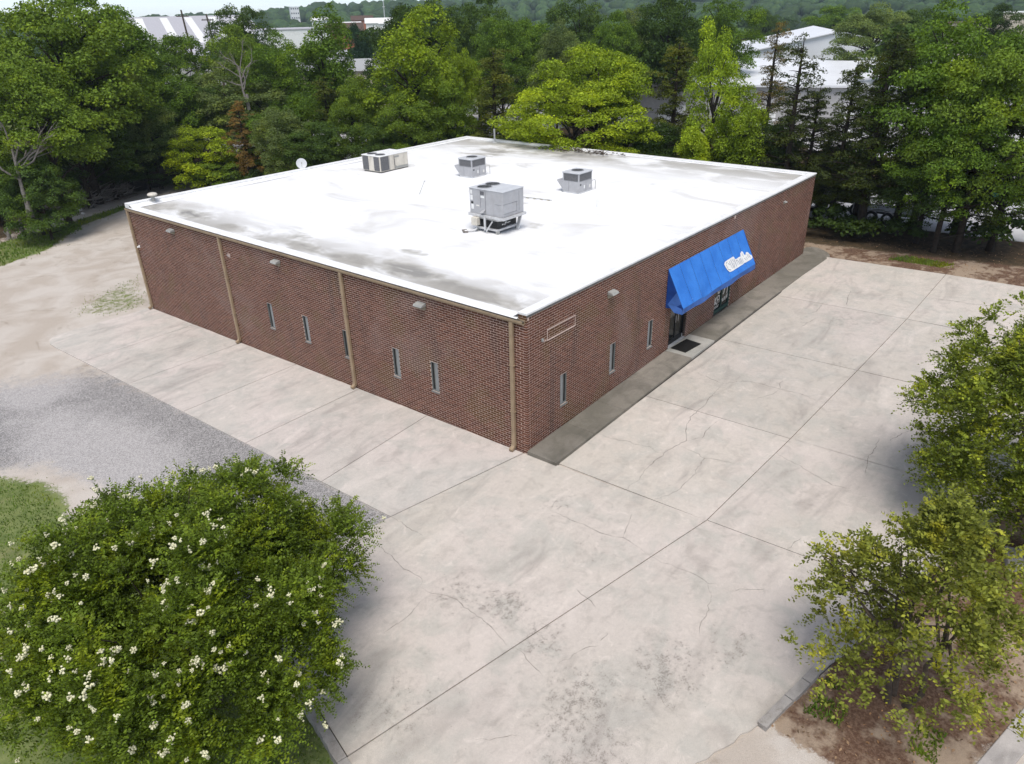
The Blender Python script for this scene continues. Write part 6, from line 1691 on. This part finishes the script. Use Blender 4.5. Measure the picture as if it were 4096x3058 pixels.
for sx in (-1, 1):
    wheel(tr, (tx + sx * 0.85, ty + 0.85, tz + 0.70), 0.70, 0.34); wheel(tr, (tx + sx * 0.65, ty - 1.75, tz + 0.42), 0.42, 0.24)
    MB().cyl((tx + sx * 0.22, ty - 2.23, tz + 1.1), 0.09, 0.04, 12, 1).build("headlight", M['white'], tr)
lx_, ly_ = 32.2, -2.2; lz = gz(lx_, ly_) + 0.1
tl = empty("trailer", (lx_, ly_, lz), "low dark flatbed trailer with a bright spoked wheel behind the cedar trunks", "trailer")
MB().box(lx_ - 0.3, lx_ + 1.6, ly_ - 2.0, ly_ + 2.0, lz + 0.55, lz + 0.68).build("deck", M['black'], tl, bevel=0.02)
for sy in (-0.45, 0.45): wheel(tl, (lx_ - 0.45, ly_ + 0.4 + sy, lz + 0.36), 0.36, 0.22, rim='white')
MB().tube([(lx_ - 0.45, ly_ - 0.5 + 0.09 * i, lz + 0.55 + 0.27 * math.sin(math.pi * i / 20)) for i in range(21)], 0.05, 6).build("mudguard", M['galv'], tl)
rl_ = MB()
for sx in (-0.28, 1.58):
    rl_.tube([(lx_ + sx, ly_ - 2.0, lz + 1.05), (lx_ + sx, ly_ + 2.0, lz + 1.05)], 0.03, 6)
    for k in range(5): rl_.tube([(lx_ + sx, ly_ - 2.0 + k, lz + 0.68), (lx_ + sx, ly_ - 2.0 + k, lz + 1.05)], 0.025, 6)
rl_.build("rails", M['galv'], tl)
MB().tube([(lx_ + 0.6, ly_ - 2.0, lz + 0.5), (lx_ + 0.6, ly_ - 3.2, lz + 0.45)], 0.06, 6).build("drawbar", M['black'], tl)
MB().box(lx_ - 0.36, lx_ - 0.31, ly_ - 1.9, ly_ - 0.7, lz + 0.40, lz + 0.48).build("step", M['galv'], tl)
M['skip'] = plain("skip_green", (0.02, 0.085, 0.06), 0.6, dirt=0.2)
for (sx_, sy_, lab) in ((41.0, -5.6, "dark green waste container on the pale yard behind the right-hand tree trunks"), (52.0, -1.0, "farther dark green waste container high among the right-hand tree trunks")):
    z_ = gz(sx_, sy_) + 0.12
    sk_ = empty("waste_container", (sx_, sy_, z_), lab, "dumpster", "waste containers")
    MB().add([(sx_, sy_ - 1.0, z_ + 0.1), (sx_ + 1.6, sy_ - 1.0, z_ + 0.1), (sx_ + 1.6, sy_ + 1.0, z_ + 0.1), (sx_, sy_ + 1.0, z_ + 0.1), (sx_ - 0.25, sy_ - 1.05, z_ + 1.3), (sx_ + 1.65, sy_ - 1.05, z_ + 1.6), (sx_ + 1.65, sy_ + 1.05, z_ + 1.6), (sx_ - 0.25, sy_ + 1.05, z_ + 1.3)],
             [(3, 2, 1, 0), (0, 1, 5, 4), (1, 2, 6, 5), (2, 3, 7, 6), (3, 0, 4, 7)]).build("bin", M['skip'], sk_)
    for k in (-1, 1): MB().add([(sx_ - 0.3, sy_ + 0.52 * k - 0.5, z_ + 1.31), (sx_ + 1.7, sy_ + 0.52 * k - 0.5, z_ + 1.62), (sx_ + 1.7, sy_ + 0.52 * k + 0.5, z_ + 1.62), (sx_ - 0.3, sy_ + 0.52 * k + 0.5, z_ + 1.31)], [(0, 1, 2, 3)]).build("lid", M['black'], sk_)
    for k in (-0.9, 0.9): MB().box(sx_ + 0.2, sx_ + 1.3, sy_ + k - 0.06, sy_ + k + 0.06, z_, z_ + 0.1).build("skid", M['black'], sk_)

# ------------------------------------------------------------------ woods, hills and haze
def crown_cloud(spec, rs, leaf, per, npf):
    cs, rd = [], []
    for x, y, h, r in spec:
        zb = gz(x, y)
        d = unit(rs.randn(npf, 3)); d[:, 2] = np.abs(d[:, 2]) * 1.1 - 0.35
        k = rs.uniform(0.55, 1.0, npf)
        Rz = h * 0.36
        cs.append(d * k[:, None] * np.array([r, r, Rz]) + np.array([x, y, zb + h - Rz * 1.05])); rd.append(rs.uniform(0.28, 0.46, npf) * r)
    cs = np.concatenate(cs); rd = np.concatenate(rd)
    c, n, s = puffs(cs, rd, per, leaf, rs, 0.5, 0.8)
    return leaf_quads(c, n, s, 0.7, rs)
def az_of(x, y): return math.degrees(math.atan2(y + 12.2, x + 15.3))
CLEAR = [(58.6, 63.8, 190), (48.6, 51.2, 106), (53.4, 55.0, 182), (50.3, 51.5, 215), (15.2, 24.6, 190), (8.4, 10.2, 165), (6.0, 7.6, 155)]
def scatter(n, dlo, dhi, alo, ahi, hlo, hhi, rlo, rhi, rs, ylo=None):
    out = []
    while len(out) < n:
        D = rs.uniform(dlo, dhi); a = rs.uniform(alo, ahi)
        if any(l < a < h and D < m for l, h, m in CLEAR): n -= 0.25; continue
        x, y = -15.3 + D * math.cos(R_(a)), -12.2 + D * math.sin(R_(a))
        if 31 < x < 60 and -42 < y < 26: n -= 0.25; continue
        out.append((x, y, rs.uniform(hlo, hhi), rs.uniform(rlo, rhi)))
    return out
rs = np.random.RandomState(44)
sp = scatter(60, 80, 112, 56, 84, 8.5, 12.0, 2.6, 3.8, rs) + scatter(60, 80, 125, 6, 56, 7.5, 11.0, 2.4, 3.6, rs)
v, f = crown_cloud(sp, rs, 0.42, 46, 26)
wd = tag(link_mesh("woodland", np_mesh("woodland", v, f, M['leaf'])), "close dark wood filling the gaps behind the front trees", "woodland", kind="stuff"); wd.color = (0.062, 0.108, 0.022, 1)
sp = scatter(260, 125, 380, 2, 86, 7.0, 10.5, 3.0, 4.8, rs)
v, f = crown_cloud(sp, rs, 0.95, 26, 15)
wd = tag(link_mesh("far_woodland", np_mesh("far_woodland", v, f, M['leaf'])), "belt of far trees across the valley", "woodland", kind="stuff"); wd.color = (0.055, 0.098, 0.030, 1)
# undergrowth at the feet of the trees
sp = []
for i in range(120):
    t = rs.rand()
    if i < 30: x, y = rs.uniform(27.6, 30.5), rs.uniform(-18, 24)
    elif i < 83:
        x = rs.uniform(-16, 24); y = np.interp(x, [-16, 1.2, 6.2, 14.5, 24], [51, 51.5, 56.0, 57.2, 58]) + rs.uniform(0.3, 4.5)
    else: x, y = rs.uniform(18, 27), rs.uniform(29, 52)
    sp.append((x, y, rs.uniform(0.9, 2.6), rs.uniform(0.8, 1.5)))
v, f = crown_cloud(sp, rs, 0.24, 42, 13)
ug = tag(link_mesh("undergrowth", np_mesh("undergrowth", v, f, M['leaf'])), "dark brambles and saplings at the feet of the trees", "undergrowth", kind="stuff"); ug.color = (0.050, 0.085, 0.018, 1)

def crest(az):
    return np.interp(az, [-30, 10, 40, 46, 52, 58, 64, 72, 110], [26, 27, 26, 22, 17, 13, 10, 8.5, 8])
NA, ND = 110, 26
AZ = np.radians(np.linspace(-30, 110, NA)); DD = np.concatenate([np.linspace(330, 1100, ND - 2), [1180, 1260]])
A2, D2 = np.meshgrid(AZ, DD, indexing='ij')
t = np.clip((D2 - 420) / 560, 0, 1); t = t * t * (3 - 2 * t)
Z2 = crest(np.degrees(A2)) * t + 2.0 * np.sin(A2 * 23) * t + 1.6 * np.sin(A2 * 51 + D2 / 90) * t - 1.2
hv = np.stack([-15 + D2 * np.cos(A2), -12 + D2 * np.sin(A2), Z2], -1).reshape(-1, 3)
ix = np.arange(NA * ND).reshape(NA, ND)
hf = np.stack([ix[:-1, :-1], ix[:-1, 1:], ix[1:, 1:], ix[1:, :-1]], -1).reshape(-1, 4)
M['hill'] = plain("wooded_hill", (0.035, 0.06, 0.022), 0.95, var=0.4, nscale=0.05)
tag(link_mesh("hills", np_mesh("hills", hv, hf, M['hill'], True)), kind="structure")
# far tree crowns on the hills: lumpy domes
bm = bmesh.new(); bmesh.ops.create_icosphere(bm, subdivisions=2, radius=1.0)
iv = np.array([v_.co[:] for v_ in bm.verts]); itf = np.array([[q.index for q in f_.verts] for f_ in bm.faces]); bm.free()
NLUMP = 2600
la = rs.uniform(0, 88, NLUMP); ld = rs.uniform(380, 1080, NLUMP) ** 1.0
lr = rs.uniform(4.0, 7.5, NLUMP)
lt_ = np.clip((ld - 420) / 560, 0, 1); lt_ = lt_ * lt_ * (3 - 2 * lt_)
lz_ = crest(la) * lt_ + 2.0 * np.sin(np.radians(la) * 23) * lt_ + 1.6 * np.sin(np.radians(la) * 51 + ld / 90) * lt_ - 1.2
lc = np.stack([-15 + ld * np.cos(np.radians(la)), -12 + ld * np.sin(np.radians(la)), lz_ + lr * 0.45], -1)
dis = 1.0 + 0.28 * rs.randn(NLUMP, len(iv))[:, :, None] * 0.6
lv = (iv[None] * dis * lr[:, None, None] * np.array([1.0, 1.0, 0.85]) + lc[:, None, :]).reshape(-1, 3)
lf = (itf[None] + (np.arange(NLUMP) * len(iv))[:, None, None]).reshape(-1, 3)
dw = tag(link_mesh("distant_wood", np_mesh("distant_wood", lv, lf, M['needle'])), "hazy wooded hills along the horizon", "woodland", kind="stuff"); dw.color = (0.045, 0.085, 0.030, 1)

# bare dead trees
def put_dead(seed, x, y, h, z, rz, label, n=7, name="dead_tree", r0=0.12):
    me = dead_tree(seed, h, 2.5, n, r0)
    r = empty(name, (x, y, z), label, "dead tree", "bare dead trees")
    o = link_mesh("branches", me, None, r); o.rotation_euler = (0, 0, rz)
    st = MB().tube([(x, y, z - 0.3), (x + 0.05, y, z + 0.5), (x + 0.08, y + 0.04, z + 1.0)], [r0 * 1.5, r0 * 1.1, r0 * 0.9], 8).build("stump", M['deadwood'], r)
    return r
put_dead(2, 2.0, 44.6, 7.2, gz(2, 45) + 2.2, 0.4, "grey bare dead tree with spreading limbs at the left edge", 8, r0=0.16)
put_dead(4, 23.0, 49.4, 5.6, gz(23, 49) + 6.3, 1.2, "bare dead top standing out of the pale grey-green tree", 8)
put_dead(6, 27.3, 13.6, 4.6, gz(27.3, 13.6) + 0.6, 2.0, "bare pale branches beside the lime maple's trunk", 9, r0=0.09)
put_dead(11, 17.2, 51.6, 3.4, gz(17, 51) + 2.2, 4.2, "small bare limb sticking out left of the lime bush", 5, r0=0.07)
# brush pile, stumps and rubbish by the left wood
bp = empty("brush_pile", (8.8, 53.0, gz(8.8, 53)), "long pile of grey cut branches along the edge of the left wood", "brush pile")
rt = random.Random(31)
for nm, cnt, lo, hi, rad in (("branches", 150, 0.0, 1.0, 0.035), ("limbs", 26, 0.45, 1.0, 0.075)):
    m = MB()
    for i in range(cnt):
        t = rt.uniform(lo, hi)
        cx = 4.6 + 8.4 * t; cy = 51.6 + 2.6 * t + rt.gauss(0, 0.5); hh = (0.35 + 0.75 * t) * rt.random()
        a = 0.35 + rt.gauss(0, 0.35); L = rt.uniform(0.8, 2.6); e = rt.gauss(0.12, 0.22)
        p0 = Vector((cx - math.cos(a) * L / 2, cy - math.sin(a) * L / 2, gz(cx, cy) + hh)); p2 = Vector((cx + math.cos(a) * L / 2, cy + math.sin(a) * L / 2, gz(cx, cy) + max(0.05, hh + e * L)))
        m.tube([p0, (p0 + p2) / 2 + Vector((rt.gauss(0, .1), rt.gauss(0, .1), rt.gauss(0, .1))), p2], [rad, rad * 0.8, rad * 0.4], 5)
    m.build(nm, M['deadwood'], bp)
for x, y, h, lab in ((1.3, 48.1, 0.9, "pale cut stump at the far left, leftmost of three"), (2.2, 48.0, 1.3, "taller grey cut stump in the middle of three at the far left"), (2.9, 47.9, 1.0, "grey forked stump, rightmost of three at the far left")):
    st = empty("tree_stump", (x, y, gz(x, y)), lab, "stump", "cut stumps at the wood's edge")
    z = gz(x, y) - 0.1
    MB().tube([(x, y, z), (x + 0.05, y, z + h * 0.5), (x + 0.12, y + 0.05, z + h)], [0.17, 0.12, 0.09], 8).build("stem", M['deadwood'], st)
    MB().tube([(x, y, z + h * 0.3), (x - 0.2, y + 0.05, z + h * 0.75)], [0.07, 0.05], 6).build("fork", M['deadwood'], st)
    for k in range(4): MB().tube([(x, y, z + 0.15), (x + 0.35 * math.cos(k * 1.57 + h), y + 0.35 * math.sin(k * 1.57 + h), z + 0.03)], [0.08, 0.03], 6).build("root", M['deadwood'], st)
def crumple(x, y, s, lab, name, seed):
    q = random.Random(seed); bm = bmesh.new(); bmesh.ops.create_icosphere(bm, subdivisions=2, radius=s)
    for v_ in bm.verts: v_.co *= 0.75 + 0.5 * q.random(); v_.co.z *= 0.6
    me = bpy.data.meshes.new(name); bm.to_mesh(me); bm.free(); me.materials.append(M['offwhite'])
    o = link_mesh(name, me); o.location = (x, y, gz(x, y) + s * 0.4); tag(o, lab, "bag")
crumple(7.8, 52.0, 0.22, "small white bag lying against the brush pile", "plastic_bag", 1)
crumple(7.5, 50.6, 0.15, "crumpled white scrap on the grass in front of the brush pile", "paper_scrap", 2)
# a stone block at the right edge of the bed
sb = empty("stone_block", (2.9, -12.75, gz(2.9, -12.75)), "grey concrete block in the mulch at the right edge", "block")
MB().box(2.55, 3.25, -13.0, -12.55, gz(2.9, -12.75) - 0.1, gz(2.9, -12.75) + 0.16, rz=0.25).build("block", M['kerb'], sb, bevel=0.03)
MB().box(2.75, 3.05, -12.88, -12.68, gz(2.9, -12.75) + 0.161, gz(2.9, -12.75) + 0.20, rz=0.25).build("cap", M['kerb'], sb, bevel=0.01)

# grass blades and fallen leaves
def blades(polys, dens, h, rs, jitter=None):
    out = []
    for poly, k in polys:
        xs_ = [q[0] for q in poly]; ys_ = [q[1] for q in poly]
        n = int((max(xs_) - min(xs_)) * (max(ys_) - min(ys_)) * dens * k)
        x = rs.uniform(min(xs_), max(xs_), n); y = rs.uniform(min(ys_), max(ys_), n)
        d = poly_dist(x, y, poly)
        out.append(np.stack([x, y], 1)[(d > 0) | (rs.rand(n) < 0.15 * np.exp(d * 2.5))])
    p = np.concatenate(out); m = len(p)
    z = gzn(p[:, 0], p[:, 1]) - 0.05 - 0.20 * soft(poly_dist(p[:, 0], p[:, 1], LAWN), 0.35) * soft(3.0 - p[:, 1], 1.5)
    a = rs.uniform(0, 6.28, m); hh = h * rs.uniform(0.5, 1.3, m); w = hh * 0.16 + 0.006
    b = np.stack([p[:, 0], p[:, 1], z], 1); s = np.stack([np.cos(a), np.sin(a), np.zeros(m)], 1)
    tip = b + np.stack([rs.randn(m) * 0.35, rs.randn(m) * 0.35, np.ones(m)], 1) * hh[:, None]
    v = np.stack([b - s * w[:, None], b + s * w[:, None], tip], 1).reshape(-1, 3)
    return v, np.arange(3 * m).reshape(-1, 3)
rs = np.random.RandomState(71)
VIS_LAWN = [(-9.3, 2.0), (-10.3, 5.5), (-10.6, 9.0), (-10.2, 10.4), (-10.2, 11.7), (-11.0, 13.1), (-14.5, 14.2), (-14.5, -7), (-11.4, -7.4), (-9.95, -1.6)]
v1 = blades([(VIS_LAWN, 1.0)], 230, 0.07, rs)
v2 = blades([(STRIP, 1.0), (PATCH2, 0.7)], 60, 0.16, rs)
v3 = blades([(PATCH, 0.8)], 40, 0.08, rs)
TUFT = [[(-4.3, -10.2), (-3.7, -10.35), (-3.7, -10.9), (-4.2, -10.9)], [(-3.4, -10.3), (-3.1, -10.3), (-3.1, -10.6), (-3.4, -10.6)], [(-4.0, -12.0), (-3.2, -12.0), (-3.2, -12.5), (-4.0, -12.5)], [(25.6, -4.0), (26.6, -4.6), (26.2, -7.0), (25.4, -6.5)]]
v4 = blades([(q, 1.0) for q in TUFT], 700, 0.10, rs)
off = 0; V, F = [], []
for vv, ff in (v1, v2, v3, v4):
    V.append(vv); F.append(ff + off); off += len(vv)
tag(link_mesh("grass", np_mesh("grass", np.concatenate(V), np.concatenate(F), M['grass'])), "short grass of the lawn, the wood's edge and the soil bed", "grass", kind="stuff")
n = 2600
x = rs.uniform(-5, 9, n); y = rs.uniform(-18, -9.8, n); ok = poly_dist(x, y, BED) > 0.02
x2 = rs.uniform(24.6, 30, 1600); y2 = rs.uniform(-17, 0.3, 1600)
x = np.concatenate([x[ok], x2]); y = np.concatenate([y[ok], y2]); m = len(x)
c = np.stack([x, y, gzn(x, y) - 0.045 + rs.uniform(0.012, 0.03, m)], 1)
v, f = leaf_quads(c, unit(np.array([0, 0, 1.0]) + 0.35 * rs.randn(m, 3)), rs.uniform(0.04, 0.10, m), 0.55, rs)
tag(link_mesh("leaf_litter", np_mesh("leaf_litter", v, f, M['litter'])), "fallen brown leaves and straw on the bare soil", "leaf litter", kind="stuff")

# the hazy air
hz = NT("haze_air")
pv = hz.n("ShaderNodeVolumePrincipled"[len("ShaderNode"):])
pv.inputs["Color"].default_value = (0.72, 0.87, 1.0, 1.0)
pv.inputs["Density"].default_value = 0.00020
pv.inputs["Anisotropy"].default_value = 0.0
hz.t.links.new(pv.outputs[0], hz.out.inputs["Volume"])
tag(MB().box(-1500, 1500, -1500, 1500, -6.0, 46.0).build("haze", hz.m), "pale bluish haze over the valley", "haze", kind="stuff")
